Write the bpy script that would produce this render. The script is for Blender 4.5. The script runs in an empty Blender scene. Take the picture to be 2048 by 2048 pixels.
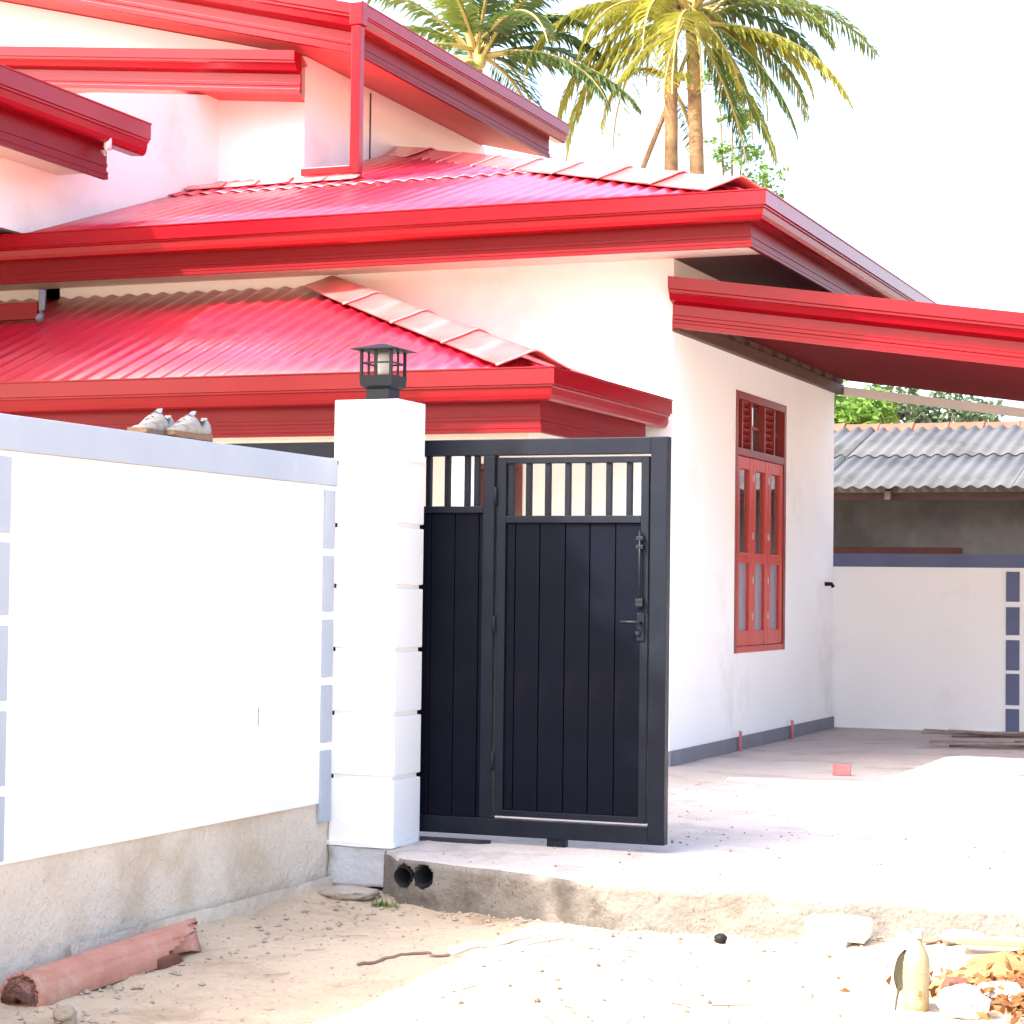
import bpy, bmesh, math, random
from mathutils import Vector, Matrix, noise
random.seed(7)
S = bpy.context.scene
COL = S.collection
R = math.radians

# ------------------------------------------------------------------ camera
cam = bpy.data.cameras.new('camera'); cam_o = bpy.data.objects.new('camera', cam); COL.objects.link(cam_o)
cam.sensor_width = 36; cam.lens = 4262 / 2048 * 36; cam.clip_end = 2000; cam.clip_start = .1
cam_o.location = (0, 0, 1.22)
cam_o.rotation_euler = (Matrix.Rotation(R(22.05), 3, 'Z') @ Matrix.Rotation(R(90 + 2.07), 3, 'X') @ Matrix.Rotation(R(.716), 3, 'Z')).to_euler()
S.camera = cam_o
# ------------------------------------------------------------------ sky and sun
SUN_T = Vector((.61, .75, -1.0)).normalized()      # the way the light travels
W = bpy.data.worlds.new('World'); S.world = W; W.use_nodes = True
nt = W.node_tree; bg = nt.nodes['Background']
sky = nt.nodes.new('ShaderNodeTexSky'); sky.sky_type = 'NISHITA'; sky.sun_disc = False
sky.sun_elevation = math.asin(-SUN_T.z); sky.sun_rotation = math.atan2(-SUN_T.x, -SUN_T.y)
sky.air_density = 1.0; sky.dust_density = 5.0; sky.ozone_density = 1.0; sky.altitude = 20
nt.links.new(sky.outputs[0], bg.inputs[0]); bg.inputs[1].default_value = .15
sun = bpy.data.lights.new('sun', 'SUN'); sun.energy = 2.4; sun.angle = R(.55); sun.color = (1, .95, .89)
sun_o = bpy.data.objects.new('sun', sun); COL.objects.link(sun_o); sun_o.location = (-20, -25, 40)
sun_o.rotation_euler = SUN_T.to_track_quat('-Z', 'Y').to_euler()
S.view_settings.view_transform = 'Standard'; S.view_settings.look = 'None'
S.view_settings.gamma = 1; S.view_settings.use_curve_mapping = False
S.view_settings.exposure = 2.5
S.render.engine = 'CYCLES'
S.cycles.max_bounces = 8; S.cycles.diffuse_bounces = 5; S.cycles.glossy_bounces = 4; S.cycles.transparent_max_bounces = 12

# ------------------------------------------------------------------ materials
def mat(name, c1, c2=None, scale=6., rough=.6, bump=0., bscale=60., detail=6., spec=.5, coat=0., coatr=.08, coati=1.5, stain=None, stscale=1.2, stmin=.5, stmax=.7, rough2=None, metal=0., trans=0., speck=None, spscale=90, space='Object'):
    m = bpy.data.materials.new(name); m.use_nodes = True
    t = m.node_tree; N = t.nodes; L = t.links; b = N['Principled BSDF']
    b.inputs['Roughness'].default_value = rough; b.inputs['Metallic'].default_value = metal
    b.inputs['Specular IOR Level'].default_value = spec; b.inputs['Coat Weight'].default_value = coat; b.inputs['Coat Roughness'].default_value = coatr; b.inputs['Coat IOR'].default_value = coati
    co = N.new('ShaderNodeTexCoord') if space == 'Object' else None
    if co is None:
        g = N.new('ShaderNodeNewGeometry'); src = g.outputs['Position']
    else: src = co.outputs['Object']
    def nz(s, d=detail, ro=.55):
        n = N.new('ShaderNodeTexNoise'); n.inputs['Scale'].default_value = s; n.inputs['Detail'].default_value = d; n.inputs['Roughness'].default_value = ro
        L.new(src, n.inputs['Vector']); return n
    def rgba(c): return (c[0], c[1], c[2], 1)
    c2 = c2 or c1
    n1 = nz(scale); rp = N.new('ShaderNodeValToRGB'); rp.color_ramp.elements[0].position = .3; rp.color_ramp.elements[1].position = .7
    rp.color_ramp.elements[0].color = rgba(c1); rp.color_ramp.elements[1].color = rgba(c2); L.new(n1.outputs[0], rp.inputs[0])
    out = rp.outputs[0]
    def over(out, col, sc, lo, hi, d=8):
        n = nz(sc, d, .65); q = N.new('ShaderNodeMapRange'); q.inputs[1].default_value = lo; q.inputs[2].default_value = hi; L.new(n.outputs[0], q.inputs[0])
        x = N.new('ShaderNodeMix'); x.data_type = 'RGBA'; L.new(q.outputs[0], x.inputs[0]); L.new(out, x.inputs[6]); x.inputs[7].default_value = rgba(col)
        return x.outputs[2]
    if stain: out = over(out, stain, stscale, stmin, stmax)
    if speck: out = over(out, speck, spscale, .62, .68, 3)
    L.new(out, b.inputs['Base Color'])
    if rough2 is not None:
        n = nz(scale * 2.3); q = N.new('ShaderNodeMapRange'); q.inputs[1].default_value = .3; q.inputs[2].default_value = .7; q.inputs[3].default_value = rough; q.inputs[4].default_value = rough2
        L.new(n.outputs[0], q.inputs[0]); L.new(q.outputs[0], b.inputs['Roughness'])
    if bump:
        n = nz(bscale, 5); bp = N.new('ShaderNodeBump'); bp.inputs['Strength'].default_value = bump; bp.inputs['Distance'].default_value = .02
        L.new(n.outputs[0], bp.inputs['Height']); L.new(bp.outputs[0], b.inputs['Normal'])
    if trans:
        tr = N.new('ShaderNodeBsdfTranslucent'); L.new(out, tr.inputs[0]); mx = N.new('ShaderNodeMixShader'); mx.inputs[0].default_value = trans
        L.new(b.outputs[0], mx.inputs[1]); L.new(tr.outputs[0], mx.inputs[2]); L.new(mx.outputs[0], N['Material Output'].inputs[0])
    return m

M = {}
M['white'] = mat('white_wall_paint', (.84, .825, .80), (.87, .86, .84), 1.3, .75, .12, 45, stain=(.70, .67, .62), stscale=.9, stmin=.58, stmax=.8)
M['pillar'] = mat('white_pillar_paint', (.80, .80, .79), (.83, .83, .82), 2, .7, .15, 55, stain=(.66, .63, .58), stscale=2.2, stmin=.62, stmax=.82)
M['soffit'] = mat('cream_soffit_paint', (.74, .68, .60), (.78, .73, .66), 2, .8, .08, 30)
M['grey'] = mat('pale_blue_grey_trim_paint', (.33, .372, .43), (.37, .412, .47), 3, .7, .12, 50, stain=(.44, .46, .50), stscale=2.5, stmin=.6, stmax=.8)
M['grey_dark'] = mat('slate_trim_paint', (.085, .10, .19), (.11, .125, .22), 3, .65, .12, 50)
M['plinth'] = mat('grey_plinth_paint', (.14, .14, .17), (.18, .18, .20), 3, .6, .15, 40, stain=(.3, .28, .25), stscale=3, stmin=.6, stmax=.8)
M['cement'] = mat('bare_cement_render', (.58, .49, .385), (.68, .585, .47), 2.2, .9, .5, 30, stain=(.40, .285, .155), stscale=1.5, stmin=.5, stmax=.75, speck=(.40, .35, .30), spscale=70)
M['slab'] = mat('dusty_concrete', (.40, .35, .325), (.48, .43, .40), 1.6, .9, .5, 35, stain=(.29, .255, .235), stscale=2.8, stmin=.52, stmax=.7, speck=(.24, .21, .18), spscale=55)
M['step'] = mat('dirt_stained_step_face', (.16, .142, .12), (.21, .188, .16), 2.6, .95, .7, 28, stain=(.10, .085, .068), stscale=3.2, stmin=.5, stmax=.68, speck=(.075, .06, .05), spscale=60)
M['footing'] = mat('grey_render_footing', (.46, .46, .48), (.54, .54, .55), 4, .9, .5, 40, stain=(.33, .32, .31), stscale=5, stmin=.55, stmax=.72)
M['sand'] = mat('pale_sand', (.44, .325, .215), (.52, .395, .27), 1.4, .95, .6, 26, stain=(.27, .17, .09), stscale=1.7, stmin=.52, stmax=.74, speck=(.30, .21, .14), spscale=45)
M['soil'] = mat('orange_soil', (.26, .12, .04), (.34, .18, .075), 4, .95, .8, 30, stain=(.17, .07, .025), stscale=7, stmin=.5, stmax=.65)
M['roof'] = mat('red_roof_sheet', (.47, .006, .026), (.54, .010, .038), 1.5, .34, .02, 25, spec=.5, coat=.75, coatr=.24, coati=1.6, stain=(.50, .04, .07), stscale=5, stmin=.6, stmax=.75, rough2=.42)
M['cap'] = mat('red_ridge_cap', (.70, .125, .125), (.76, .165, .16), 4, .28, .03, 30, spec=.6, coat=.7, coatr=.2, coati=1.6, stain=(.50, .08, .08), stscale=6, stmin=.6, stmax=.75, rough2=.42)
M['gutter'] = mat('red_gutter_plastic', (.215, .0012, .0060), (.25, .002, .0085), 2, .24, .0, 12, spec=.26)
M['fascia'] = mat('red_fascia_board', (.15, .0010, .0045), (.18, .0016, .006), 2, .42, .0, 12, spec=.2)
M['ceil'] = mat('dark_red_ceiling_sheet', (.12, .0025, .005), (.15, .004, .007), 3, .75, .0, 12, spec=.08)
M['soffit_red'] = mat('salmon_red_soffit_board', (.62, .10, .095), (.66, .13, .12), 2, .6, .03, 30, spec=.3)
M['soffit_shaded'] = mat('shade_toned_soffit_board', (.11, .05, .05), (.14, .07, .068), 2, .6, .03, 30, spec=.2)  # side soffit's shade put into the board colour; reused on the wing floor
M['maroon'] = mat('maroon_timber', (.09, .008, .008), (.12, .012, .012), 5, .4, .1, 40)
M['brown'] = mat('dark_timber_plate', (.07, .028, .018), (.10, .04, .028), 6, .6, .2, 40)
M['wood'] = mat('red_brown_window_paint', (.46, .030, .015), (.52, .040, .020), 5, .35, .06, 60, spec=.5)
M['wood2'] = mat('darker_window_paint', (.20, .018, .012), (.25, .024, .015), 5, .4, .06, 60)
M['gate'] = mat('charcoal_gate_paint', (.0065, .0085, .0145), (.0095, .012, .019), 5, .36, .02, 40, spec=.13, stain=(.014, .015, .022), stscale=4, stmin=.58, stmax=.78, rough2=.48)
M['gate_panel'] = mat('charcoal_gate_sheet', (.0035, .004, .009), (.005, .006, .012), 4, .5, .02, 40, spec=.05, stain=(.009, .008, .012), stscale=3, stmin=.55, stmax=.75, rough2=.6)
M['lantern'] = mat('dark_lantern_metal', (.006, .008, .011), (.011, .013, .017), 20, .45, .1, 80, spec=.2)
M['white_glass'] = mat('frosted_lantern_glass', (.75, .72, .66), None, 5, .25, 0, 10, trans=.4)
M['dark'] = mat('dark_opening', (.012, .012, .014), None, 5, .7)
M['pvc'] = mat('grey_drain_pipe', (.010, .010, .011), (.016, .016, .017), 12, .6, spec=.15)
M['terra'] = mat('terracotta', (.40, .165, .11), (.50, .235, .165), 8, .9, .35, 60, stain=(.46, .33, .24), stscale=6, stmin=.55, stmax=.72)
M['ridge'] = mat('weathered_clay', (.15, .042, .022), (.20, .07, .04), 3, .9, .3, 40, stain=(.09, .05, .035), stscale=5, stmin=.5, stmax=.7)
M['asb'] = mat('weathered_fibre_cement', (.052, .054, .058), (.078, .080, .085), 2, .85, .3, 30, stain=(.035, .035, .036), stscale=1.5, stmin=.5, stmax=.66, speck=(.08, .08, .075), spscale=9)
M['shedwall'] = mat('grimy_shed_render', (.12, .112, .104), (.17, .16, .148), 1.2, .95, .3, 20, stain=(.075, .07, .066), stscale=.9, stmin=.45, stmax=.65)
M['brickred'] = mat('old_red_brick_band', (.075, .028, .02), (.11, .042, .03), 5, .95, .3, 25)
M['pane'] = mat('window_glass', (.018, .018, .022), None, 3, .03, 0, 10, spec=1, coat=1, coatr=.02, coati=1.7)
M['frost'] = mat('frosted_window_glass', (.20, .20, .26), (.24, .24, .30), 4, .25, .04, 90)
M['steel'] = mat('bright_steel', (.5, .5, .52), None, 6, .3, metal=.8)
M['leather'] = mat('scuffed_white_shoe', (.24, .22, .195), (.30, .28, .25), 18, .6, .3, 80, stain=(.14, .10, .07), stscale=14, stmin=.55, stmax=.7)
M['mesh'] = mat('pale_grey_shoe_mesh', (.16, .175, .21), (.20, .215, .25), 30, .8, .3, 120)
M['sole'] = mat('dirty_tan_sole', (.17, .085, .04), (.22, .125, .07), 20, .8, .4, 70)
M['lace'] = mat('dark_grey_lace', (.06, .07, .09), None, 20, .8)
M['plaster'] = mat('white_plaster_block', (.75, .72, .68), (.82, .80, .77), 14, .9, .6, 50)
M['pink'] = mat('pink_brick', (.40, .13, .13), (.48, .19, .19), 14, .9, .4, 60)
M['pinkpipe'] = mat('pink_conduit', (.70, .20, .20), (.74, .26, .26), 14, .6)
M['hose'] = mat('white_hose', (.7, .68, .64), (.75, .73, .70), 10, .5, .2, 60)
M['cord'] = mat('brown_cord', (.2, .12, .08), None, 10, .8)
M['bottle'] = mat('cream_plastic', (.27, .215, .11), (.32, .26, .145), 8, .5, .1, 40)
M['olive'] = mat('olive_dry_leaf', (.035, .027, .011), (.05, .038, .017), 16, .8, .2, 60)
M['stone'] = mat('pale_stone', (.32, .28, .24), (.40, .36, .32), 14, .9, .6, 40)
M['mortar'] = mat('grey_mortar_lump', (.36, .29, .235), (.45, .37, .30), 10, .95, .7, 40)
M['gravel'] = mat('tan_gravel', (.30, .23, .17), (.42, .34, .26), 3, .95, .3, 60, space='World')
M['grit'] = mat('brown_grit', (.11, .07, .045), (.20, .13, .085), 3, .95, .3, 60, space='World')
M['deadleaf'] = mat('dry_leaf', (.15, .05, .012), (.28, .125, .035), 9, .8, trans=.2, space='World')
M['stick'] = mat('grey_timber_strip', (.17, .12, .11), (.26, .20, .18), 12, .9, .3, 60)
M['palm'] = mat('palm_leaf', (.075, .13, .018), (.17, .205, .03), 1.1, .5, trans=.4, space='World')
M['palm_y'] = mat('yellowing_palm_leaf', (.20, .225, .03), (.32, .30, .045), 1.1, .5, trans=.45, space='World')
M['palm_d'] = mat('deep_green_palm_leaf', (.040, .085, .022), (.075, .13, .034), 1.1, .45, trans=.35, space='World')
M['rachis'] = mat('palm_leaf_stalk', (.28, .22, .06), (.36, .28, .09), 2, .6)
M['bark'] = mat('palm_bark', (.20, .115, .05), (.27, .165, .08), 3, .9, .6, 14, stain=(.11, .07, .04), stscale=5, stmin=.5, stmax=.65)
M['bark2'] = mat('grey_brown_bark', (.14, .10, .07), (.2, .15, .1), 6, .9, .6, 20)
M['leaf'] = mat('bright_green_leaf', (.08, .17, .02), (.15, .25, .035), 1.5, .5, trans=.4, space='World')
M['leaf2'] = mat('dusky_green_leaf', (.05, .085, .035), (.08, .12, .05), 1.5, .5, trans=.35, space='World')
M['coconut'] = mat('green_coconut', (.22, .20, .05), (.30, .24, .07), 4, .5)

# ------------------------------------------------------------------ helpers
def props(o, label=None, cat=None, group=None, kind=None):
    for k, v in (('label', label), ('category', cat), ('group', group), ('kind', kind)):
        if v: o[k] = v
    return o
def thing(name, loc, label, cat, group=None, rz=0):
    e = bpy.data.objects.new(name, None); COL.objects.link(e); e.location = loc; e.rotation_euler = (0, 0, rz); e.empty_display_size = .1
    return props(e, label, cat, group)
def wmat(o):
    m = o.matrix_basis.copy()
    return (wmat(o.parent) @ o.matrix_parent_inverse @ m) if o.parent else m
def link(me, name, parent=None, local=False):
    o = bpy.data.objects.new(name, me); COL.objects.link(o)
    if parent:
        o.parent = parent
        if not local: o.matrix_parent_inverse = wmat(parent).inverted()
    return o
class MB:
    def __init__(s): s.v = []; s.f = []
    def add(s, vs, fs):
        k = len(s.v); s.v += [tuple(a) for a in vs]; s.f += [tuple(i + k for i in q) for q in fs]; return s
    def box(s, x0, x1, y0, y1, z0, z1):
        return s.add([(x0, y0, z0), (x1, y0, z0), (x1, y1, z0), (x0, y1, z0), (x0, y0, z1), (x1, y0, z1), (x1, y1, z1), (x0, y1, z1)],
                     [(3, 2, 1, 0), (4, 5, 6, 7), (0, 1, 5, 4), (1, 2, 6, 5), (2, 3, 7, 6), (3, 0, 4, 7)])
    def poly(s, pts): return s.add(pts, [tuple(range(len(pts)))])
    def prism(s, pts, vec):
        n = len(pts); v = Vector(vec); q = [tuple(Vector(p) + v) for p in pts]
        return s.add(list(pts) + q, [tuple(range(n))[::-1], tuple(range(n, 2 * n))] + [(i, (i + 1) % n, n + (i + 1) % n, n + i) for i in range(n)])
    def tube(s, pts, rad, seg=8, caps=True):
        pts = [Vector(p) for p in pts]; rr = rad if isinstance(rad, (list, tuple)) else [rad] * len(pts); rings = []
        for i, p in enumerate(pts):
            d = (pts[min(i + 1, len(pts) - 1)] - pts[max(i - 1, 0)]).normalized()
            a = d.orthogonal().normalized() if abs(d.z) > .9 else d.cross(Vector((0, 0, 1))).normalized()
            if abs(d.z) > .9: a = (Vector((1, 0, 0)) - d * d.x).normalized()
            b = d.cross(a)
            rings.append([p + (a * math.cos(6.28318 * j / seg) + b * math.sin(6.28318 * j / seg)) * rr[i] for j in range(seg)])
        vs = [v for r_ in rings for v in r_]; fs = []
        for i in range(len(rings) - 1):
            for j in range(seg): fs.append((i * seg + j, i * seg + (j + 1) % seg, (i + 1) * seg + (j + 1) % seg, (i + 1) * seg + j))
        if caps: fs += [tuple(range(seg))[::-1], tuple(range((len(rings) - 1) * seg, len(rings) * seg))]
        return s.add(vs, fs)
    def mesh(s, name, m=None, smooth=False, bevel=0, fix=True):
        me = bpy.data.meshes.new(name); me.from_pydata(s.v, [], s.f)
        bm = bmesh.new(); bm.from_mesh(me)
        if bevel:
            bmesh.ops.bevel(bm, geom=list(bm.edges), offset=bevel, segments=2, profile=.6, affect='EDGES', clamp_overlap=True)
        if fix: bmesh.ops.recalc_face_normals(bm, faces=bm.faces)
        bm.to_mesh(me); bm.free()
        if m: me.materials.append(M[m] if isinstance(m, str) else m)
        if smooth: me.polygons.foreach_set('use_smooth', [True] * len(me.polygons))
        me.update(); return me
    def build(s, name, m, parent=None, smooth=False, bevel=0, fix=True, local=False, kind=None):
        return props(link(s.mesh(name, m, smooth, bevel, fix), name, parent, local), kind=kind)
def box(name, m, parent, x0, x1, y0, y1, z0, z1, bevel=.004):
    o = link(MB().box(-(x1 - x0) / 2, (x1 - x0) / 2, -(y1 - y0) / 2, (y1 - y0) / 2, -(z1 - z0) / 2, (z1 - z0) / 2).mesh(name, m, bevel=bevel), name, parent)
    o.location = ((x0 + x1) / 2, (y0 + y1) / 2, (z0 + z1) / 2); return o
def inst(me, name, parent, loc, rot=(0, 0, 0), sc=(1, 1, 1)):
    o = link(me, name, parent); o.location = loc; o.rotation_euler = rot; o.scale = sc; return o
def sweep(name, m, parent, prof, path, outs, closed=True, smooth=False):
    """profile points (d outward, z) placed at each path point along that point's outward vector; ends capped"""
    mb = MB(); n = len(prof); vs = []
    for p, o in zip(path, outs):
        for d, z in prof: vs.append((p[0] + o[0] * d, p[1] + o[1] * d, p[2] + z))
    fs = []
    for i in range(len(path) - 1):
        for j in range(n if closed else n - 1):
            fs.append((i * n + j, i * n + (j + 1) % n, (i + 1) * n + (j + 1) % n, (i + 1) * n + j))
    if closed: fs += [tuple(range(n))[::-1], tuple(range((len(path) - 1) * n, len(path) * n))]
    mb.add(vs, fs); return mb.build(name, m, parent, smooth)
def hashn(x, y, z=0, s=1., oct=4): return noise.fractal((x * s, y * s, z * s), 1.0, 2.0, oct)
def sm(t): t = max(0., min(1., t)); return t * t * (3 - 2 * t)

# ogee gutter hung on a ribbed fascia board: z measured from the gutter's top lip, d from the face of the board
GUT = [(.002, -.02), (.002, -.195), (.085, -.200), (.102, -.190), (.112, -.165), (.118, -.125), (.128, -.118), (.128, -.108), (.140, -.104), (.140, -.012), (.146, -.008), (.146, 0), (.132, 0), (.132, -.10), (.118, -.112), (.108, -.16), (.098, -.183), (.012, -.185), (.012, -.02)]
FAS = [(-.022, -.03), (0, -.03), (0, -.286), (.006, -.288), (.006, -.309), (0, -.311), (0, -.338), (.012, -.340), (.012, -.358), (.009, -.360), (.009, -.364), (.012, -.366), (.012, -.385), (-.022, -.385)]
def scaled(p, k): return [(d * k, z * k) for d, z in p]
MOULD = [(-.022, 0), (.125, 0), (.125, -.085), (.112, -.092), (.112, -.108), (.096, -.118), (.075, -.165), (.022, -.182), (.0, -.19), (0, -.262), (.008, -.268), (.008, -.292), (0, -.298), (0, -.318), (.012, -.324), (.012, -.36), (-.022, -.36)]

def corr(name, m, parent, u0, u1, v0f, v1f, P, pitch=.152, amp=.0095, nper=8, nv=3, thick=.006):
    """corrugated sheet: u along the eave, v up the slope; P(u, v) -> point on the plane; waves lift z"""
    mb = MB(); n = max(2, int((u1 - u0) / pitch * nper)); vs = []; fs = []
    for lay in (0, 1):
        for i in range(n + 1):
            u = u0 + (u1 - u0) * i / n; a = v0f(u); b = max(v1f(u), a + .001); w = amp * math.cos(2 * math.pi * u / pitch) - lay * thick
            for j in range(nv + 1):
                p = P(u, a + (b - a) * j / nv); vs.append((p[0], p[1], p[2] + w))
    k = nv + 1; off = (n + 1) * k
    for i in range(n):
        for j in range(nv):
            q = (i * k + j, (i + 1) * k + j, (i + 1) * k + j + 1, i * k + j + 1); fs.append(q); fs.append(tuple(a + off for a in q)[::-1])
        for j in (0, nv): fs.append((i * k + j, (i + 1) * k + j, (i + 1) * k + j + off, i * k + j + off))
    for i in (0, n):
        for j in range(nv): fs.append((i * k + j, i * k + j + 1, i * k + j + 1 + off, i * k + j + off))
    mb.add(vs, fs); return mb.build(name, m, parent, smooth=True)

def cap_mesh(L, w=.17, drop=.085, flare=1.12):
    """one hip / ridge cap, lying along +X, low end at x=L and slightly flared with a rolled rim"""
    prof = []
    for i in range(13):
        t = -1 + 2 * i / 12; a = abs(t); y = t * w
        z = -drop * (a if a > .35 else .35 * (a / .35) ** 2 * .5 + .175 * a / .35) ; prof.append((y, z))
    mb = MB(); vs = []; fs = []; n = len(prof)
    st = [(0, .97, 0), (L * .5, 1.0, .002), (L - .035, 1.04, .006), (L - .03, flare, .014), (L, flare, .014)]
    for lay in (0, 1):
        for x, k, up in st:
            for y, z in prof: vs.append((x, y * k, z * k + up - lay * .011))
    off = n * len(st)
    for i in range(len(st) - 1):
        for j in range(n - 1):
            q = (i * n + j, (i + 1) * n + j, (i + 1) * n + j + 1, i * n + j + 1); fs.append(q); fs.append(tuple(a + off for a in q)[::-1])
        for j in (0, n - 1): fs.append((i * n + j, i * n + j + off, (i + 1) * n + j + off, (i + 1) * n + j))
    for i in (0, len(st) - 1):
        for j in range(n - 1): fs.append((i * n + j, i * n + j + 1, i * n + j + 1 + off, i * n + j + off))
    return mb.add(vs, fs).mesh('ridge_cap', 'cap', smooth=True)
def caps_along(parent, A, B, n, name='ridge_cap', w=.17, drop=.085, m=None, lift=.0):
    A = Vector(A); B = Vector(B); d = B - A; L = d.length / n
    me = cap_mesh(L + .06, w, drop)
    if m: me.materials.clear(); me.materials.append(M[m])
    x = d.normalized(); z = (Vector((0, 0, 1)) - x * x.z).normalized(); y = z.cross(x)
    rot = Matrix((x, y, z)).transposed().to_euler()
    for i in range(n):
        p = A + d * (i / n); o = inst(me, name, parent, p + Vector((0, 0, lift + .006 * random.uniform(-1, 1))), rot)
        o.rotation_euler.z += random.uniform(-.012, .012); o.rotation_euler.y += random.uniform(-.01, .01)

# ------------------------------------------------------------------ ground
def yfront(x): return 8.55 + .27 * sm((-3.05 - x) / 1.15) + .02 * hashn(x, 3, 0, 1.3) + .24 * sm((-4.07 - x) / .24) + .012 * hashn(x, 7, 0, 6)
def gh(x, y):
    h = -.205 - .03 * max(0, min(3, 9 - y)) * sm((-2.4 - x) / 1.4)
    h += .06 * sm((x + 2.6) / 1.4) * sm((y - 7.9) / .7)
    near = 1 if abs(x) < 8 and 4 < y < 12 else .15
    h += near * (.016 * hashn(x, y, 0, 1.1) + .014 * hashn(x, y, 5, 4.0) + .005 * hashn(x, y, 9, 14))
    h += .02 * sm((-4.15 - x) / .4) * (1 + hashn(x, y, 2, 3))
    return h
def frange(a, b, s):
    n = max(1, round((b - a) / s)); return [a + (b - a) * i / n for i in range(n)]
xs = [-500, -200, -80, -40, -20] + frange(-12, -5, .5) + frange(-5, -.6, .028) + frange(-.6, 4, .25) + [4, 8, 20, 40, 80, 200, 500]
ys = [-300, -100, -30, -8] + frange(0, 5.6, .4) + frange(5.6, 9.6, .03) + frange(9.6, 24, 1.5) + [24, 30, 45, 70, 110, 200, 500]
def wellz(x, y):
    z = gh(x, y)
    return min(z, -.3) if y > 9.5 and -14 < x < 8 and y < 19.5 else z
vs = [(x, y, wellz(x, y)) for x in xs for y in ys]; k = len(ys)
fs = [(i * k + j, (i + 1) * k + j, (i + 1) * k + j + 1, i * k + j + 1) for i in range(len(xs) - 1) for j in range(k - 1)]
MB().add(vs, fs).build('ground', 'sand', smooth=True, kind='structure')

PIPES = [(-4.075, -.085, .044), (-3.965, -.080, .044)]
def threshold():
    xs = [-4.30] + frange(-4.295, -3.75, .0125) + frange(-3.75, -.9, .04) + frange(-.9, 6, .3) + [6]
    prof = [(0, -.42), (0, -.30)] + [(0, -.2 + .0125 * i) for i in range(14)] + [(.004, -.025), (.018, -.012), (.045, -.006), (.10, -.003), (.2, -.001), (.3, .0), (.36, .004), (.42, .010)]
    vs = []
    for x in xs:
        y0 = yfront(x)
        for d, z in prof:
            y = y0 + d; zz = z
            if z < -.02:
                y += .012 * hashn(x, z, 1, 3) + .006 * hashn(x, z, 4, 12)
                for px, pz, pr in PIPES:
                    if (x - px) ** 2 + (z - pz) ** 2 < (pr + .004) ** 2: y += .45
            else: zz += .004 * hashn(x, y, 2, 2.5) + .002 * hashn(x, y, 7, 11) - .012 * max(0, hashn(x, y, 3, 1.7) - .35) * (1 if d < .1 else 0)
            vs.append((x, y, zz))
        vs.append((x, 9.45, .003))
        if x == -4.30: vs[-len(prof) - 1:] = [(x, 9.44, z) for d, z in prof] + [(x, 9.45, .003)]
    k = len(prof) + 1
    fs = [(i * k + j, (i + 1) * k + j, (i + 1) * k + j + 1, i * k + j + 1) for i in range(len(xs) - 1) for j in range(k - 1)]
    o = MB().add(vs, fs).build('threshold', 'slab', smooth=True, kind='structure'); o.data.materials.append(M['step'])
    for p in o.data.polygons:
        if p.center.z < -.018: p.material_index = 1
    return o
threshold()
gx = [-14, -9] + frange(-5, 3, .16) + [3, 5, 8]; gy = [9.45] + frange(9.6, 19.2, .16) + [19.2]
vs = [(x, y, .003 + (.004 * hashn(x, y, 2, 1.5) if y > 9.5 else 0)) for x in gx for y in gy]; k = len(gy)
MB().add(vs, [(i * k + j, (i + 1) * k + j, (i + 1) * k + j + 1, i * k + j + 1) for i in range(len(gx) - 1) for j in range(k - 1)]).build('courtyard_floor', 'slab', smooth=True, kind='structure')

# ------------------------------------------------------------------ house
XC, YF = -4.54, 14.166
house = thing('house', (-7, 14.2, 0), 'white house with tiered glossy red corrugated roofs behind the dark gate', 'house')
def wall_poly(pts, vec, m='white', name='wall', bevel=.0): return MB().prism(pts, vec).build(name, m, house)
# front wall with a door opening, made of piers and lintel
DX0, DX1, DZ = -6.10, -5.66, 2.12
wall_poly([(-12.5, YF, 0), (DX0, YF, 0), (DX0, YF, DZ), (DX1, YF, DZ), (DX1, YF, 0), (XC, YF, 0), (XC, YF, 3.9), (-12.5, YF, 3.9)], (0, .2, 0))
# side wall with the window opening
WY0, WY1, WZ0, WZ1 = 15.755, 17.262, .748, 2.772
box('wall', 'white', house, XC - .2, XC, YF + .2, WY0, 0, 3.9, 0)
box('wall', 'white', house, XC - .2, XC, WY1, 18.96, 0, 3.9, 0)
box('wall', 'white', house, XC - .2, XC, WY0, WY1, 0, WZ0, 0)
box('wall', 'white', house, XC - .2, XC, WY0, WY1, WZ1, 3.9, 0)
box('wall', 'white', house, -9.6, XC - .2, 18.76, 18.96, 0, 3.9, 0)
box('plinth', 'plinth', house, XC, XC + .018, YF - .018, 18.97, 0, .108, .003)
box('plinth', 'plinth', house, DX1, XC, YF - .018, YF, 0, .108, .003)
# upper walls
W1X, W2Y, W3X = -9.607, 16.6, -8.745
wall_poly([(W1X, 8, 3.90), (W1X, YF, 3.90), (W1X, YF, 0), (W1X, W2Y, 0), (W1X, W2Y, 5.62), (W1X, 14.6, 5.20), (W1X, 13.9, 5.02), (W1X, 8, 4.75)], (-.2, 0, 0))
wall_poly([(-13.5, W2Y, 4.2), (W3X, W2Y, 4.2), (W3X, W2Y, 5.90), (-13.5, W2Y, 7.06)], (0, .2, 0))
wall_poly([(W3X, W2Y + .2, 4.2), (W3X, 20.7, 4.2), (W3X, 20.7, 5.90), (W3X, W2Y + .2, 5.90)], (-.2, 0, 0))
box('cable', 'brown', house, W3X + .002, W3X + .012, 17.90, 17.912, 5.2, 5.86, 0)

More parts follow.
